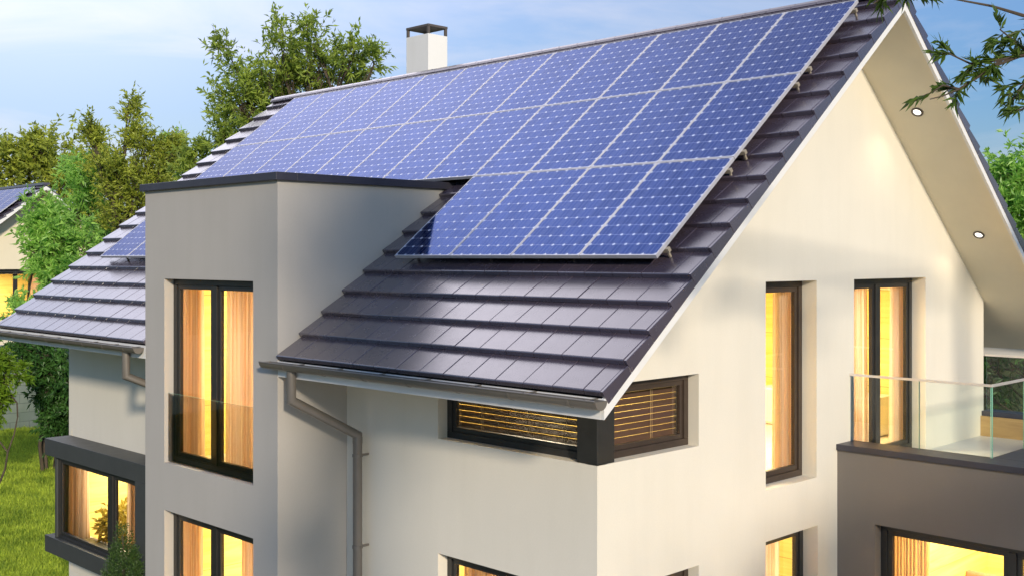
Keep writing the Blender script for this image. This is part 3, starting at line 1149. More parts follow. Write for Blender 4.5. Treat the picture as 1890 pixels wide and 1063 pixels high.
lp = thing("table_lamp", "lit table lamp on the cream chest of drawers", "lamp", (-6.05, 1.42, 3.601))
q = MB()
q.tube([(-6.05, 1.42, 3.601), (-6.05, 1.42, 3.63), (-6.05, 1.42, 3.64), (-6.05, 1.42, 3.86)], [0.07, 0.07, 0.015, 0.012], 14)
q.build("lamp_base", M["cowl"], lp, smooth=True)
q = MB()
q.tube([(-6.05, 1.42, 3.84), (-6.05, 1.42, 4.10)], [0.14, 0.10], 20, caps=False)
q.build("lamp_shade", M["shade"], lp, smooth=True, recalc=False)
sf = thing("armchair", "high backed terracotta armchair in the room below the balcony", "armchair", (0.45, 6.8, 0.03))
q = MB()
q.box((0.40, 6.35, 0.18), (0.88, 6.98, 0.56))
q.build("seat", M["sofa"], sf, bevel=0.05, segs=3)
q = MB()
q.prism([(0.36, 6.99, 0.3), (0.36, 7.13, 0.3), (0.36, 7.22, 1.50), (0.36, 7.12, 1.50)], (0.56, 0, 0))
q.build("backrest", M["sofa"], sf, bevel=0.04, segs=3)
for xx in (0.325, 0.885):
    q = MB()
    q.box((xx, 6.35, 0.031), (xx + 0.07, 6.98, 0.80))
    q.build("arm", M["sofa"], sf, bevel=0.03, segs=3)

# ------------------------------------------------------------------ solar panels
PZ0 = 5.53
PX_R, PITCH = 0.503, 0.9415
ROWY = (0.240, 1.481, 2.722)
ca, sa = math.cos(AF), math.sin(AF)


def make_panel(name, label, loc, group):
    root = thing(name, label, "solar panel", (0, 0, 0), (0, 0, 0), group)
    f = MB()
    b_ = 0.012
    f.box((0, 0, -0.04), (PW, b_, 0.0))
    f.box((0, PH - b_, -0.04), (PW, PH, 0.0))
    f.box((0, b_, -0.04), (b_, PH - b_, 0.0))
    f.box((PW - b_, b_, -0.04), (PW, PH - b_, 0.0))
    f.build("panel_frame", M["alu"], root, bevel=0.0015)
    g = MB()
    g.add([(b_, b_, -0.004), (PW - b_, b_, -0.004), (PW - b_, PH - b_, -0.004), (b_, PH - b_, -0.004)], [(0, 1, 2, 3)])
    g.add([(b_, b_, -0.03), (PW - b_, b_, -0.03), (PW - b_, PH - b_, -0.03), (b_, PH - b_, -0.03)], [(3, 2, 1, 0)])
    g.build("cell_sheet", M["cells"], root, recalc=False)
    root.location = loc
    root.rotation_euler = (AF, 0, 0)
    return root


ORD = ["first", "second", "third", "fourth", "fifth", "sixth", "seventh", "eighth", "ninth", "tenth", "eleventh", "twelfth"]
GP = "solar panels on the main roof"
pan0 = None
for row, (nm, cols) in enumerate((("lower", (0, 1, 2, 3, 10, 11)), ("middle", range(12)), ("top", range(12)))):
    for k in cols:
        y = ROWY[row]
        loc = V((PX_R - (k + 1) * PITCH, y, PZ0 + SL * y))
        if row == 0 and k > 9:
            lab = "dark solar panel low on the roof left of the grey tower, %s one" % ("outer" if k == 11 else "inner")
        elif row == 0:
            lab = "blue solar panel in the short lower row, %s from the gable end" % ORD[k]
        else:
            lab = "blue solar panel in the %s full row, %s from the gable end" % (nm, ORD[k])
        if pan0 is None:
            pan0 = make_panel("solar_panel", lab, loc, GP)
        else:
            dup(pan0, loc, lab, GP)

# mounting rails -----------------------------------------------------
en = V((0, -sa, ca))
es = V((0, ca, sa))


def rail(label, x0, x1, y):
    base = V((0, y, PZ0 + SL * y))
    root = thing("mounting_rail", label, "mounting rail", base + X_ * x1, group="mounting rails under the solar panels")
    m_ = MB()
    m_.obox(base, X_, es, en, (x0, x1), (-0.02, 0.02), (-0.085, -0.042))
    m_.build("rail_bar", M["rail"], root, bevel=0.002)
    xs = [x1 - 0.030]
    while xs[-1] - 1.2 > x0:
        xs.append(xs[-1] - 1.2)
    for x in xs:
        k = MB()
        k.obox(base, X_, es, en, (x - 0.010, x + 0.010), (-0.012, 0.012), (-0.150, -0.0855))
        k.build("roof_hook", M["rail"], root, bevel=0.002)


x_l = PX_R - 12 * PITCH
for row, nm in enumerate(("lower", "middle", "top")):
    for off, pos in ((0.16, "lower"), (1.42, "upper")):
        y = ROWY[row] + off * ca
        if row == 0:
            rail("pale metal rail under the short lower row of solar panels, %s of two" % pos, PX_R - 4 * PITCH, PX_R + 0.022, y)
        else:
            rail("pale metal rail under the %s full row of solar panels, %s of two" % (nm, pos), x_l, PX_R + 0.022, y)
for off, pos in ((0.10, "lower"), (1.40, "upper")):
    rail("metal rail under the solar panels left of the grey tower, %s of two" % pos, x_l, PX_R - 10 * PITCH - 0.02, ROWY[0] + off * ca)

# ------------------------------------------------------------------ foliage
L_OLIVE = leaf_mat("olive_leaf", (0.055, 0.095, 0.014), (0.600, 0.660, 0.090), 0.42)
L_GREEN = leaf_mat("tree_leaf", (0.045, 0.100, 0.016), (0.520, 0.640, 0.110), 0.5)
L_BRIGHT = leaf_mat("bright_leaf", (0.045, 0.190, 0.018), (0.560, 0.860, 0.200), 0.5, 0.34)
L_LIME = leaf_mat("lime_leaf", (0.070, 0.160, 0.012), (0.260, 0.400, 0.030), 0.45)
L_DARK = leaf_mat("dark_leaf", (0.012, 0.045, 0.010), (0.085, 0.210, 0.040), 0.3)
L_NEAR = leaf_mat("willow_leaf", (0.022, 0.050, 0.008), (0.120, 0.200, 0.025), 0.4)
L_CON = leaf_mat("conifer_needle", (0.014, 0.042, 0.012), (0.090, 0.160, 0.035), 0.2)
L_GOLD = leaf_mat("golden_leaf", (0.16, 0.12, 0.015), (0.42, 0.33, 0.05), 0.4)
L_GRASS = leaf_mat("grass_blade", (0.030, 0.110, 0.010), (0.680, 0.800, 0.085), 0.5, 0.6)


def unit(a):
    return a / np.maximum(np.linalg.norm(a, axis=1, keepdims=True), 1e-9)


def leaf_object(name, mat, parent, base, dirs, L, W, fold=0.25):
    """many lanceolate leaves, each two folded triangles pairs"""
    n = len(base)
    dirs = unit(dirs)
    side = unit(np.cross(dirs, unit(RNG.normal(size=(n, 3)))))
    up = np.cross(side, dirs)
    L = np.broadcast_to(np.asarray(L, float), (n,))[:, None]
    W = np.broadcast_to(np.asarray(W, float), (n,))[:, None]
    droop = V((0, 0, -1))
    tip = base + dirs * L + np.array([0, 0, -1.0]) * L * 0.12
    mid = base + dirs * L * 0.42
    l = mid + side * W * 0.5 + up * W * fold
    r_ = mid - side * W * 0.5 + up * W * fold
    vs = np.stack([base, l, tip, r_], 1).reshape(-1, 3)
    i = np.arange(n)[:, None] * 4
    fs = np.concatenate([i + np.array([[0, 2, 1]]), i + np.array([[0, 3, 2]])], 0)
    me = bpy.data.meshes.new(name)
    me.from_pydata(vs.tolist(), [], fs.tolist())
    me.materials.append(mat)
    o = bpy.data.objects.new(name, me)
    COL.objects.link(o)
    if parent is not None:
        attach(o, parent)
    return o


def grow(name, label, cat, base, blobs, mat, leaf, sprays, per=16, spl=0.5, trunk_r=0.12, up=0.5, clusters=10,
         tight=0.32, group=None, stems=1, droop=0.0, part="crown", twig_r=0.006):
    """blobs: (centre, (rx, ry, rz), weight); leafy twigs gathered in clumps inside each blob, on limbs from a trunk"""
    base = V(base)
    root = thing(name, label, cat, base, group=group)
    tm = MB()
    cen = sum((b_[0] for b_ in blobs), V((0, 0, 0))) / len(blobs)
    trunks = []
    for s in range(stems):
        o_ = V((random.uniform(-1, 1), random.uniform(-1, 1), 0)) * (0.0 if stems == 1 else 0.3)
        top = V((base.x + (cen.x - base.x) * 0.7, base.y + (cen.y - base.y) * 0.7, base.z + max(0.3, (cen.z - base.z) * 0.72))) + o_ * 2
        pts = [base + o_]
        for k in range(1, 6):
            f_ = k / 5
            pts.append((base + o_).lerp(top, f_) + V((random.uniform(-1, 1), random.uniform(-1, 1), 0)) * 0.05 * (top - base).length * (1 - f_) * f_ * 2)
        tm.tube(pts, [trunk_r * (1 - 0.55 * k / 5) for k in range(6)], 9)
        trunks.append(pts)
    P, D = [], []
    tot = sum(b_[2] for b_ in blobs)
    for bc, br, bw in blobs:
        bc = V(bc)
        br = V(br)
        tp = random.choice(trunks)[random.choice((3, 4, 5))]
        kn = []
        for k in range(5):
            f_ = k / 4
            kn.append(tp.lerp(bc, f_) + V((random.uniform(-1, 1), random.uniform(-1, 1), random.uniform(-.5, 1))) * 0.08 * (bc - tp).length * f_ * (1 - f_) * 4)
        tm.tube(kn, [trunk_r * 0.45 * (1 - 0.8 * k / 4) + twig_r for k in range(5)], 6)
        ncl = max(2, int(clusters * bw / tot * len(blobs)))
        cl = []
        for _ in range(ncl):
            d_ = V(RNG.normal(size=3).tolist()).normalized() * (random.random() ** 0.4)
            cp_ = bc + V((d_.x * br.x, d_.y * br.y, d_.z * br.z))
            cl.append(cp_)
            s0 = random.choice(kn[2:])
            m1 = s0.lerp(cp_, 0.55) + V((0, 0, 0.06 * (cp_ - s0).length))
            tm.tube([s0, m1, cp_], [twig_r * 3.0, twig_r * 2, twig_r], 5, caps=False)
        for _ in range(int(sprays * bw / tot)):
            cc = random.choice(cl)
            sp_ = min(br) * tight
            p0 = cc + V(RNG.normal(size=3).tolist()) * sp_
            out_ = (p0 - bc)
            out_ = out_.normalized() if out_.length > 1e-4 else V((0, 0, 1))
            dr_ = (out_ * 0.6 + V((0, 0, up)) + V(RNG.normal(size=3).tolist()) * 0.45).normalized()
            ln_ = spl * random.uniform(0.5, 1.2)
            if random.random() < 0.4:
                tm.tube([cc, p0, p0 + dr_ * ln_], [twig_r, twig_r * 0.7, twig_r * 0.3], 3, caps=False)
            ts = RNG.uniform(0, 1, per)
            dd = np.array(dr_)
            for tt in ts:
                q_ = np.array(p0) + dd * (ln_ * tt) + np.array([0, 0, -droop * ln_ * tt * tt])
                P.append(q_)
                D.append(dd * 0.8 + RNG.normal(size=3) * 0.62 + np.array([0, 0, -droop]))
    tm.build("trunk", M["bark"], root, smooth=True, recalc=False)
    P, D = np.array(P), np.array(D)
    n = len(P)
    L_ = leaf[0] * RNG.uniform(0.6, 1.2, n)
    W_ = leaf[1] * RNG.uniform(0.7, 1.2, n)
    leaf_object(part, mat, root, P, D, L_, W_)
    return root


def px_blob(px, py, d, rx, ry, rz_d, wgt):
    """a leafy mass seen at a pixel, d metres off, rx/ry pixels across and rz_d metres deep"""
    k = d / FPX
    return (at(px, py, d), (max(rx * k, rz_d * 0.5), max(rx * k, rz_d * 0.5), ry * k), wgt)


def ground_at(px, d):
    p = at(px, 500, d)
    return (p.x, p.y, 0)


# big loose tree behind the ridge
B = [px_blob(*b_) for b_ in (
    (440, 190, 26, 42, 55, 0.9, 1.9), (425, 245, 26, 35, 25, 0.8, 1.0), (425, 105, 26, 22, 28, 0.4, 0.5), (500, 165, 26.5, 50, 45, 1.2, 2.3),
    (520, 85, 26, 28, 38, 0.5, 0.9), (576, 45, 26, 17, 42, 0.3, 0.55), (590, 135, 26.5, 45, 32, 1.0, 1.8), (650, 105, 26, 24, 30, 0.5, 0.8),
    (690, 120, 26, 16, 26, 0.4, 0.40), (560, 180, 27, 80, 30, 1.2, 1.6), (640, 150, 27, 45, 22, 0.8, 0.8), (470, 250, 27, 70, 40, 1.0, 1.2))]
grow("broadleaf_tree", "tall airy olive green tree rising behind the roof left of the chimney", "tree", ground_at(560, 27), B, L_GREEN, (0.17, 0.050), 1250, 11, 0.42,
     0.13, 0.6, 17, 0.26)
B = [px_blob(370, 290, 28, 18, 14, 0.4, 1), px_blob(350, 330, 28, 26, 24, 0.5, 1)]
grow("broadleaf_tree", "small dull green treetop showing just left of the solar roof's edge", "tree", ground_at(355, 28), B, L_GREEN, (0.18, 0.055), 130, 11, 0.4, 0.07, 0.5, 5, 0.4)
# left wood behind the neighbour
B = [px_blob(*b_) for b_ in ((15, 310, 58, 35, 36, 1.5, 1), (95, 305, 58, 42, 42, 1.5, 1.3), (65, 275, 58, 18, 16, 1.0, 0.3), (135, 330, 57, 30, 30, 1.2, 0.8), (-40, 330, 58, 40, 40, 1.5, 0.8))]
grow("olive_tree", "dark olive rounded tree behind the neighbouring roof at the picture's left edge", "tree", ground_at(60, 58), B, L_OLIVE, (0.34, 0.12), 1000, 11, 0.8,
     0.2, 0.5, 10, 0.42, group="trees at the left")
B = [px_blob(*b_) for b_ in ((172, 275, 32, 16, 30, 0.4, 0.45), (166, 238, 32, 8, 16, 0.3, 0.16), (245, 218, 32, 11, 24, 0.3, 0.28), (262, 270, 32, 26, 32, 0.7, 0.8),
                              (215, 320, 32, 45, 30, 0.9, 1.0), (312, 292, 32, 22, 34, 0.6, 0.7), (270, 350, 32, 55, 40, 1.0, 1.6), (240, 410, 32, 50, 40, 0.9, 1.1), (238, 188, 32, 6, 12, 0.2, 0.10))]
grow("olive_tree", "tall yellow olive tree with thin top sprigs behind the bright green bushes", "tree", ground_at(250, 32), B, L_OLIVE, (0.16, 0.048), 1400, 11, 0.45,
     0.12, 0.9, 16, 0.28, group="trees at the left")
# bright bushes
B = [px_blob(*b_) for b_ in ((165, 335, 34, 34, 34, 0.6, 0.9), (150, 400, 34, 40, 44, 0.7, 1.2), (205, 305, 34, 26, 22, 0.5, 0.45), (320, 285, 34, 16, 26, 0.4, 0.4), (185, 450, 34, 48, 36, 0.7, 1.1), (300, 340, 34, 30, 30, 0.5, 0.4))]
grow("tall_bush", "bright green bamboo like bush right of the neighbouring gable", "bush", ground_at(190, 34), B, L_BRIGHT, (0.24, 0.066), 760, 12, 0.45, 0.05, 0.6, 20, 0.30,
     stems=4, droop=0.15, group="bright green bushes at the left")
B = [px_blob(*b_) for b_ in ((72, 405, 30, 24, 28, 0.35, 0.8), (95, 455, 30, 36, 38, 0.5, 1.3), (118, 510, 30, 40, 34, 0.5, 1.2), (30, 575, 30, 12, 26, 0.2, 0.25), (90, 590, 30, 40, 36, 0.5, 0.8), (150, 470, 30.5, 34, 44, 0.5, 0.7))]
grow("tall_bush", "bright green bush in front of the neighbouring house's gable wall", "bush", ground_at(95, 30), B, L_BRIGHT, (0.22, 0.062), 820, 12, 0.36, 0.05, 0.5, 20, 0.30,
     stems=4, droop=0.15, group="bright green bushes at the left")
B = [px_blob(*b_) for b_ in ((88, 670, 29, 26, 30, 0.4, 1.0), (100, 720, 29, 24, 36, 0.4, 1.1), (112, 770, 29, 18, 26, 0.35, 0.9), (45, 645, 29, 30, 16, 0.4, 0.5), (140, 700, 29, 40, 60, 0.5, 0.8), (122, 800, 29, 14, 20, 0.3, 0.5), (150, 810, 29, 22, 40, 0.4, 0.6))]
grow("garden_shrub", "dark green leafy shrub under the eave against the garden wall", "shrub", ground_at(135, 29.4), B, L_DARK, (0.17, 0.062), 1150, 12, 0.32, 0.035, 0.3, 16, 0.42,
     stems=4, droop=0.25)
B = [px_blob(*b_) for b_ in ((2, 680, 26, 20, 24, 0.35, 0.9), (-30, 730, 26, 26, 56, 0.5, 1.2), (0, 745, 26, 6, 34, 0.12, 0.35), (30, 690, 26, 9, 10, 0.15, 0.15), (-70, 700, 26, 46, 80, 0.7, 1.0))]
grow("garden_shrub", "lime green shrub at the left edge above the lawn", "shrub", ground_at(-40, 26), B, L_LIME, (0.15, 0.05), 620, 12, 0.28, 0.03, 0.4, 14, 0.36, stems=3, droop=0.15)
# right of the house
B = [px_blob(*b_) for b_ in ((1875, 320, 30, 30, 32, 0.6, 1.0), (1860, 370, 30, 26, 40, 0.6, 1.0), (1900, 400, 30, 40, 60, 0.8, 1.5), (1935, 330, 30, 35, 55, 0.8, 1.2), (1950, 450, 30, 60, 60, 1.0, 1.2))]
grow("broadleaf_tree", "bright green tree beyond the rear roof edge at the picture's right", "tree", ground_at(1930, 30), B, L_BRIGHT, (0.24, 0.075), 700, 12, 0.5, 0.12, 0.5, 12, 0.4)
hb = [((x, 14.4 + random.uniform(-.3, .3), z), (0.95, 0.55, 0.75), 1.0) for x in np.arange(-4.5, 4.6, 1.3) for z in (0.9, 2.2, 3.5, 4.6)]
grow("hedge_mass", "tall dark green hedge seen through the rear balcony glass", "hedge", (0, 14.4, 0), [(V(a_), b_, c_) for a_, b_, c_ in hb], L_DARK, (0.19, 0.055), 2600, 11, 0.45, 0.05, 0.2, 7, 0.5,
     stems=5, droop=0.35)

B = [((9.0, -6.45, 10.5), (0.9, 1.05, 1.0), 2.2), ((9.0, -7.1, 8.6), (0.6, 0.36, 0.9), 1.7), ((9.0, -7.28, 7.0), (0.6, 0.40, 0.9), 2.0), ((9.0, -7.28, 5.4), (0.6, 0.40, 0.9), 2.0)]  # unseen foliage, added and shaped to cast shade on the tower side
grow("added_shade_tree", "slim dense tree shape out of view, added to shade the tower side", "tree", (9.0, -7.2, 0), [(V(a_), b_, c_) for a_, b_, c_ in B], L_GREEN, (0.15, 0.06), 2000, 11, 0.28, 0.08, 0.4, 14, 0.40)
B = [((9.6, y_, z_), (0.7, 0.8, 0.8), 1.0) for y_ in (-2.9, -1.7, -0.5, 0.8, 2.0) for z_ in (1.2, 2.6, 4.0, 5.2)]  # hedge shape added out of view to shade lower gable and balcony
grow("hedge_mass", "tall green hedge shape out of view, added to shade the lower gable and balcony", "hedge", (9.6, -0.4, 0), [(V(a_), b_, c_) for a_, b_, c_ in B], L_DARK, (0.16, 0.07), 2200, 11, 0.35, 0.06, 0.3, 6, 0.5, stems=5)

# overhanging willow branch near the viewpoint, its trunk off to the right
wt = thing("willow_tree", "dark leafy branches hanging into the upper right corner", "tree", (7.6, 4.2, 0))
tm = MB()
fork = V((7.3, 3.9, 8.0))
tm.tube([(7.6, 4.2, -0.1), (7.55, 4.15, 2.5), (7.4, 4.0, 5.5), fork], [0.20, 0.17, 0.14, 0.11], 10)
P, D = [], []


def spray_line(pts, r0, dens, spread, tipdir, Lf=(0.085, 0.020)):
    pts = [V(p) for p in pts]
    tm.tube(pts, [r0 * (1 - 0.75 * k / (len(pts) - 1)) + 0.002 for k in range(len(pts))], 6)
    for a, b_ in zip(pts[:-1], pts[1:]):
        nl = int((b_ - a).length * dens)
        for _ in range(nl):
            f_ = random.random()
            p0 = a.lerp(b_, f_)
            dd = ((b_ - a).normalized() * 0.5 + V(RNG.normal(size=3).tolist()) * 0.6 + V(tipdir) * 0.5).normalized()
            ln_ = random.uniform(0.08, spread)
            p1 = p0 + dd * ln_
            tm.tube([p0, p1], [0.0025, 0.001], 3, caps=False)
            for tt in np.linspace(0.1, 1.0, 9):
                q_ = p0.lerp(p1, tt)
                for _d in range(2):
                    P.append(tuple(q_))
                    D.append(tuple(dd * 0.9 + V(RNG.normal(size=3).tolist()) * 0.42))


bd = 6.4
main_a = [fork, at(2060, -110, 6.8), at(1960, 20, 6.6), at(1895, 30, bd)]
spray_line([at(1960, 20, 6.6), at(1890, 30, bd), at(1830, 12, bd), at(1755, -2, bd)], 0.010, 4.0, 0.10, (0, 0, -0.4))
tm.tube(main_a, [0.05, 0.03, 0.016, 0.008], 7)
main_b = [fork, at(2080, 60, 6.7), at(1960, 90, 6.5), at(1880, 105, bd), at(1830, 125, bd)]
tm.tube(main_b, [0.05, 0.03, 0.018, 0.010, 0.007], 7)
spray_line([at(1900, 100, bd), at(1845, 112, bd), at(1790, 118, bd), at(1752, 100, bd)], 0.008, 30, 0.15, (-0.3, 0, 0.1))
spray_line([at(1850, 110, bd), at(1810, 140, bd), at(1770, 165, bd), at(1740, 158, bd), at(1722, 170, bd)], 0.007, 26, 0.13, (-0.2, 0, -0.3))
spray_line([at(1770, 165, bd), at(1740, 178, bd), at(1716, 184, bd)], 0.004, 12, 0.06, (-0.2, -0.2, 0))
spray_line([at(1900, 100, bd), at(1870, 75, bd), at(1845, 55, bd)], 0.006, 30, 0.14, (-0.2, 0, 0.2))
spray_line([at(1930, 110, bd), at(1895, 150, bd), at(1870, 185, bd)], 0.006, 24, 0.13, (-0.2, 0, -0.2))
spray_line([at(1960, 160, bd), at(1910, 190, bd), at(1880, 205, bd)], 0.006, 24, 0.14, (-0.3, 0, 0))
spray_line([at(1970, 90, bd), at(1920, 60, bd), at(1885, 55, bd)], 0.006, 26, 0.14, (-0.2, 0, 0))
spray_line([at(1780, -70, 5.8), at(1700, -45, 5.9), at(1640, -12, 6.0), at(1612, 8, 6.0)], 0.005, 22, 0.10, (-0.3, -0.3, -0.4))
spray_line([at(1720, -50, 5.9), at(1700, -20, 5.9), at(1686, 2, 6.0)], 0.003, 16, 0.07, (0, 0, -0.6))
tm.tube([fork, at(1980, -160, 6.3), at(1850, -110, 6.0), at(1780, -70, 5.8)], [0.04, 0.025, 0.012, 0.006], 6)
spray_line([at(1700, 280, 6.4) + V((3.2, 2.0, 1.2)), at(2150, 20, 6.8), at(2060, 60, 6.6)], 0.012, 24, 0.25, (0, 0, 0.3))
# the rest of its crown, beyond the frame
for _ in range(26):
    a_ = fork + V((random.uniform(-0.5, 2.2), random.uniform(-1.0, 1.6), random.uniform(0.2, 2.6)))
    spray_line([fork.lerp(a_, 0.15), fork.lerp(a_, 0.6) + V((0, 0, 0.15)), a_], 0.018, 17, 0.30, (0, 0, 0.2))
tm.build("trunk", M["bark"], wt, smooth=True, recalc=False)
P, D = np.array(P), np.array(D)
leaf_object("crown", L_NEAR, wt, P, D, 0.078 * RNG.uniform(0.6, 1.25, len(P)), 0.019 * RNG.uniform(0.7, 1.2, len(P)))

# small conifer before the bay ---------------------------------------
cf = thing("conifer", "small dark green conical conifer in front of the bay window", "conifer", (-7.72, -0.86, 0))
tm = MB()
tm.tube([(-7.72, -0.86, 0), (-7.72, -0.86, 1.1), (-7.72, -0.86, 1.95)], [0.05, 0.03, 0.006], 8)
tm.build("trunk", M["bark"], cf, smooth=True)
P, D = [], []
for _ in range(2200):
    z = 2.15 * (1 - math.sqrt(random.random()) * 0.95)
    rr = 0.50 * (1 - z / 2.20) ** 0.62 * random.uniform(0.75, 1.08)
    a = random.random() * 6.283
    o_ = V((math.cos(a), math.sin(a), 0))
    tip = V((-7.72, -0.86, z)) + o_ * rr
    dd = (o_ * 0.45 + Z_ * 0.9).normalized()
    for k in range(13):
        q_ = tip - dd * (0.16 * k / 13) + V(RNG.normal(size=3).tolist()) * 0.012
        P.append(tuple(q_))
        D.append(tuple(dd * 0.9 + V(RNG.normal(size=3).tolist()) * 0.5))
leaf_object("crown", L_CON, cf, np.array(P), np.array(D), 0.05, 0.012)

# leafy plant inside the bay -------------------------------------------
pl = thing("potted_plant", "golden lit leafy plant standing inside the bay window", "plant", (-10.22, 0.28, 0.6))
q = MB()
q.tube([(-10.22, 0.28, 0.601), (-10.22, 0.28, 0.95), (-10.22, 0.28, 1.0)], [0.16, 0.22, 0.23], 18)
q.build("pot", M["pot"], pl, smooth=True)
P, D = [], []
for _ in range(95):
    d_ = V(RNG.normal(size=3).tolist()).normalized()
    c_ = V((-10.22, 0.28, 1.46)) + V((d_.x * 0.46, d_.y * 0.26, d_.z * 0.40)) * random.random() ** 0.4
    for _k in range(9):
        P.append(tuple(c_ + V(RNG.normal(size=3).tolist()) * 0.05))
        D.append(tuple(d_ + V(RNG.normal(size=3).tolist()) * 0.7))
leaf_object("foliage", L_GOLD, pl, np.array(P), np.array(D), 0.13, 0.055)

# ------------------------------------------------------------------ neighbouring house
NX, NY = -41.05, 7.2
nbh = thing("neighbour_house", "cream gabled neighbouring house with solar roof at the left edge", "house", (NX - 5.5, NY + 4.3, 0))
w = MB()
O = V((NX, NY, 0))
wall_grid(w, O, Y_, Z_, X_, (0, 8.606), (-0.1, 8.75), [(2.0, 4.9, 3.12, 5.20, 0.2, "LRTB")],
          clip=[(O + V((0, 0, zf(0))), nf), (O + V((0, YR, zbk(YR))), nb)])
w.add([O + V(p) for p in ((-11.4, 0, -.1), (0, 0, -.1), (0, 0, zf(0)), (-11.4, 0, zf(0)))], [(0, 1, 2, 3)])
w.add([O + V(p) for p in ((-11.4, 0, -.1), (-11.4, 8.606, -.1), (-11.4, 8.606, zbk(8.606)), (-11.4, YR, zbk(YR)), (-11.4, 0, zf(0)))], [(0, 1, 2, 3, 4)])
w.add([O + V(p) for p in ((-11.4, 8.606, -.1), (0, 8.606, -.1), (0, 8.606, zbk(8.606)), (-11.4, 8.606, zbk(8.606)))], [(0, 1, 2, 3)])
w.build("wall", plaster("cream_render", (0.76, 0.68, 0.50)), nbh, recalc=False)
r = MB()
_tv, _tf = TILE_V, TILE_F
TILE_V = np.array([(0, 0, -.05), (TW, 0, -.05), (TW, COURSE + .04, -.11), (0, COURSE + .04, -.11), (0, 0, 0), (TW, 0, 0), (TW, COURSE + .04, -.06), (0, COURSE + .04, -.06)])
TILE_F = [(0, 3, 2, 1), (4, 5, 6, 7), (0, 1, 5, 4), (1, 2, 6, 5), (2, 3, 7, 6), (3, 0, 4, 7)]
tile_slope(r, NY + YE, ZL + SL * YE, AF, 1, 18, NX + XR, NX + XL)
tile_slope(r, NY + yb0, zb0, AB, -1, 18, NX + XR, NX + XL)
TILE_V, TILE_F = _tv, _tf
r.box((NX + XL, NY + YR - 0.13, ZRIDGE - 0.06), (NX + XR, NY + YR + 0.13, ZRIDGE + 0.035))
r.build("roof", M["tile"], nbh, recalc=False)
b = MB()
for x0 in (NX + XR - 0.045, NX + XL + 0.01):
    b.prism([(x0, NY - 0.944, ZB - SL * 0.944), (x0, NY + YR, ZAP), (x0, NY + YR, ZAP + 0.2), (x0, NY - 0.944, ZB - SL * 0.944 + 0.2)], (0.04, 0, 0))
    zz = ZAP - SB * (YBK - 0.01 - YR)
    b.prism([(x0, NY + YR + 0.001, ZAP), (x0, NY + YBK - 0.01, zz), (x0, NY + YBK - 0.01, zz + 0.2), (x0, NY + YR + 0.001, ZAP + 0.2)], (0.04, 0, 0))
slope2 = lambda f_: (lambda y: f_(y - NY))
slope_slab(b, NX + XL + 0.06, NX + XR - 0.05, NY - 0.93, NY + YR, slope2(zf), 0.0, 0.03)
slope_slab(b, NX + XL + 0.06, NX + XR - 0.05, NY + YR + 0.002, NY + YBK - 0.04, slope2(zbk), 0.0, 0.03)
b.build("verge_board", M["barge"], nbh)
window(nbh, (NX - 0.19, NY + 2.0, 3.12), Y_, X_, 2.9, 2.08, [(0.075, 1.42), (1.50, 2.825)], 0.075, 0.05)
room(nbh, (NX - 3.5, NY + 0.4, 3.03), (NX - 0.003, NY + 8.0, 5.0), "x1", power=110, light=(NX - 1.8, NY + 3.5, 4.95))
curtain("orange curtain at the left of the neighbouring house's window", (NX - 0.36, NY + 2.08, 5.18), Y_, X_, 0.75, 2.1, M["curtain"], 7)
curtain("orange curtain at the right of the neighbouring house's window", (NX - 0.36, NY + 4.15, 5.18), Y_, X_, 0.70, 2.1, M["curtain"], 7)
GN = "solar panels on the neighbouring roof"
for row, (nm, y) in enumerate(zip(("lower", "middle", "top"), ROWY)):
    for k in range(5):
        loc = V((NX + PX_R - (k + 1) * PITCH, NY + y, PZ0 + SL * y))
        dup(pan0, loc, "distant solar panel on the neighbouring roof, %s row, %s from its gable" % (nm, ORD[k]), GN)

# ------------------------------------------------------------------ garden
g = MB()
g.add([(-700, -500, 0), (300, -500, 0), (300, 700, 0), (-700, 700, 0)], [(0, 1, 2, 3)])
tag(g.build("lawn", M["lawn"], None), kind="structure")
tr = MB()  # unseen pale ground added to bounce light up to the soffit
tr.add([(-3.0, -14, 0.004), (16, -14, 0.004), (16, 13.2, 0.004), (-3.0, 13.2, 0.004)], [(0, 1, 2, 3)])
tag(tr.build("bounce_ground", M["bounce"], None), kind="structure")
gw = MB()
gw.box((-31.25, -30, -0.1), (-30.95, 45, 2.75))
gw.box((-31.30, -30, 2.75), (-30.90, 45, 2.83))
tag(gw.build("garden_wall", M["block"], None), "grey block garden wall behind the lawn and shrubs", "wall")

# grass blades on the visible lawn
cnt = 150000
pts = []
u = RNG.uniform(0, 1, (cnt, 2))
dd_ = 19.5 + (37.3 - 19.5) * u[:, 0] ** 1.25
pxs = -40 + 330 * u[:, 1]
fw, rt, cm = np.array(FWD), np.array(RGT), np.array(CAM)
Pg = cm + fw * dd_[:, None] + rt * ((pxs - CX) / FPX * dd_)[:, None]
Pg[:, 2] = 0
keep = (Pg[:, 0] > -30.9) & ~((Pg[:, 0] > -11.5) & (Pg[:, 1] > -0.1))
Pg = Pg[keep]
n = len(Pg)
Dg = np.stack([RNG.normal(0, 0.45, n), RNG.normal(0, 0.45, n), np.ones(n)], 1)
gr = leaf_object("grass", L_GRASS, None, Pg, Dg, RNG.uniform(0.07, 0.24, n) ** 1.0, RNG.uniform(0.018, 0.040, n), 0.1)
tag(gr, kind="stuff")

# ------------------------------------------------------------------ light
SUN_EL = math.radians(18.5)
sdir = V((0.88, -0.475, 0)).normalized() * math.cos(SUN_EL) + Z_ * math.sin(SUN_EL)
sd = bpy.data.lights.new("sun", "SUN")
sd.energy = 2.75
sd.angle = math.radians(4.5)
sd.color = (1.0, 0.87, 0.70)
sun = bpy.data.objects.new("sun", sd)
COL.objects.link(sun)
sun.location = (20, -10, 20)
sun.rotation_euler = (-sdir).to_track_quat("-Z", "Y").to_euler()

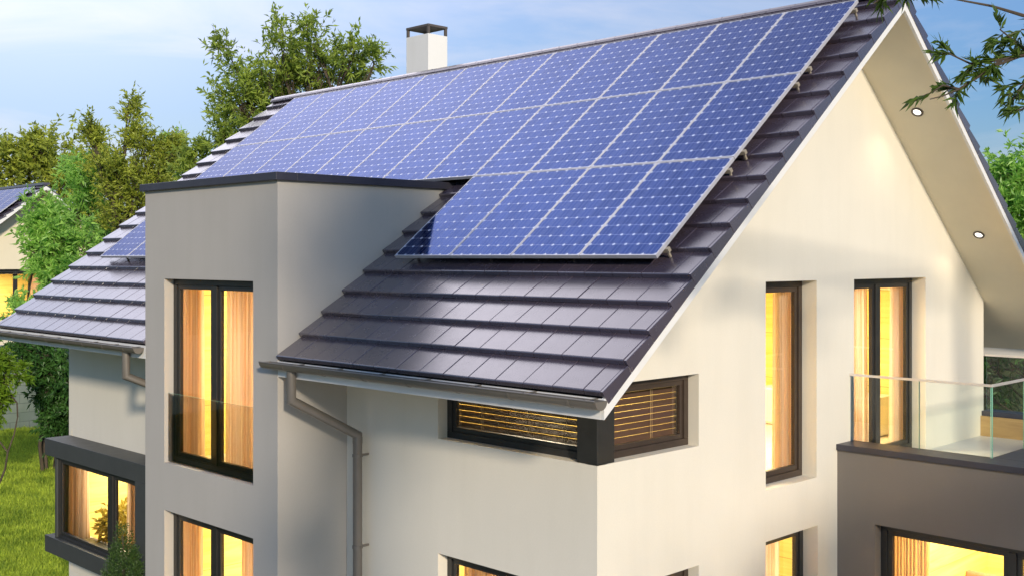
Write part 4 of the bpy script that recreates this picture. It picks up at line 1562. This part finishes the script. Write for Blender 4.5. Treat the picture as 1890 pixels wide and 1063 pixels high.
wd = bpy.data.worlds.new("World")
scene.world = wd
wd.use_nodes = True
nt = wd.node_tree
nt.nodes.clear()
out = N(nt, "ShaderNodeOutputWorld")
bg = N(nt, "ShaderNodeBackground")
bg.inputs[1].default_value = 0.112
sky = N(nt, "ShaderNodeTexSky", sky_type="NISHITA")
sky.sun_disc = False
sky.sun_elevation = SUN_EL
sky.sun_rotation = math.atan2(sdir.x, sdir.y)
sky.air_density = 1.0
sky.dust_density = 0.6
sky.ozone_density = 2.5
tc = N(nt, "ShaderNodeTexCoord")
dirv = tc.outputs["Generated"]
nrm = N(nt, "ShaderNodeVectorMath", operation="NORMALIZE")
nt.links.new(dirv, nrm.inputs[0])
# broad bright veil of high cloud to the west, thin streaks everywhere
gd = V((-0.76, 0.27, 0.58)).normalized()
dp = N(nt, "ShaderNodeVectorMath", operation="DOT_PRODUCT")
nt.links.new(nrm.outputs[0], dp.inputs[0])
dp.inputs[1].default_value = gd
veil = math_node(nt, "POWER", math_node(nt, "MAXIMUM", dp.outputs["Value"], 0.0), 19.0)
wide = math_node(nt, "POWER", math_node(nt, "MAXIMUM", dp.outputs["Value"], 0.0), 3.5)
mp = N(nt, "ShaderNodeMapping")
mp.inputs["Scale"].default_value = (1.6, 1.6, 7.5)
mp.inputs["Rotation"].default_value = (0.06, -0.10, 0.3)
nt.links.new(nrm.outputs[0], mp.inputs[0])
streak = ramp(nt, noise(nt, 2.1, 7, 0.58, mp.outputs[0], 0.6), 0.48, 0.80)
sxyz = N(nt, "ShaderNodeSeparateXYZ")
nt.links.new(nrm.outputs[0], sxyz.inputs[0])
low = math_node(nt, "SUBTRACT", 1.0, math_node(nt, "MULTIPLY", sxyz.outputs[2], 8.0), clamp=True)
cl = math_node(nt, "ADD", math_node(nt, "MULTIPLY", streak, 0.42), math_node(nt, "MULTIPLY", low, 0.22))
cl = math_node(nt, "ADD", cl, math_node(nt, "MULTIPLY", wide, 0.42), clamp=True)
up_ = math_node(nt, "MULTIPLY_ADD", sxyz.outputs[2], 1.2, 0.37, clamp=True)
tint = mix_col(nt, 1.0, sky.outputs[0], (0.64, 0.96, 1.30), "MULTIPLY")
tint = mix_col(nt, 1.0, tint, up_, "MULTIPLY")
base_sky = mix_col(nt, cl, tint, (5.6, 5.4, 5.7))
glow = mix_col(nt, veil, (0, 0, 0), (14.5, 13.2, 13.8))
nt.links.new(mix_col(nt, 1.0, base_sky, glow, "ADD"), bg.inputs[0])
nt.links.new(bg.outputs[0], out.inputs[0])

scene.view_settings.view_transform = "Standard"
scene.view_settings.look = "None"
scene.view_settings.exposure = 0.50
scene.view_settings.gamma = 1.0
scene.render.engine = "CYCLES"
scene.cycles.use_denoising = True
scene.cycles.max_bounces = 8
scene.cycles.transparent_max_bounces = 12
scene.cycles.sample_clamp_indirect = 6.0
scene.cycles.caustics_reflective = False
scene.cycles.caustics_refractive = False
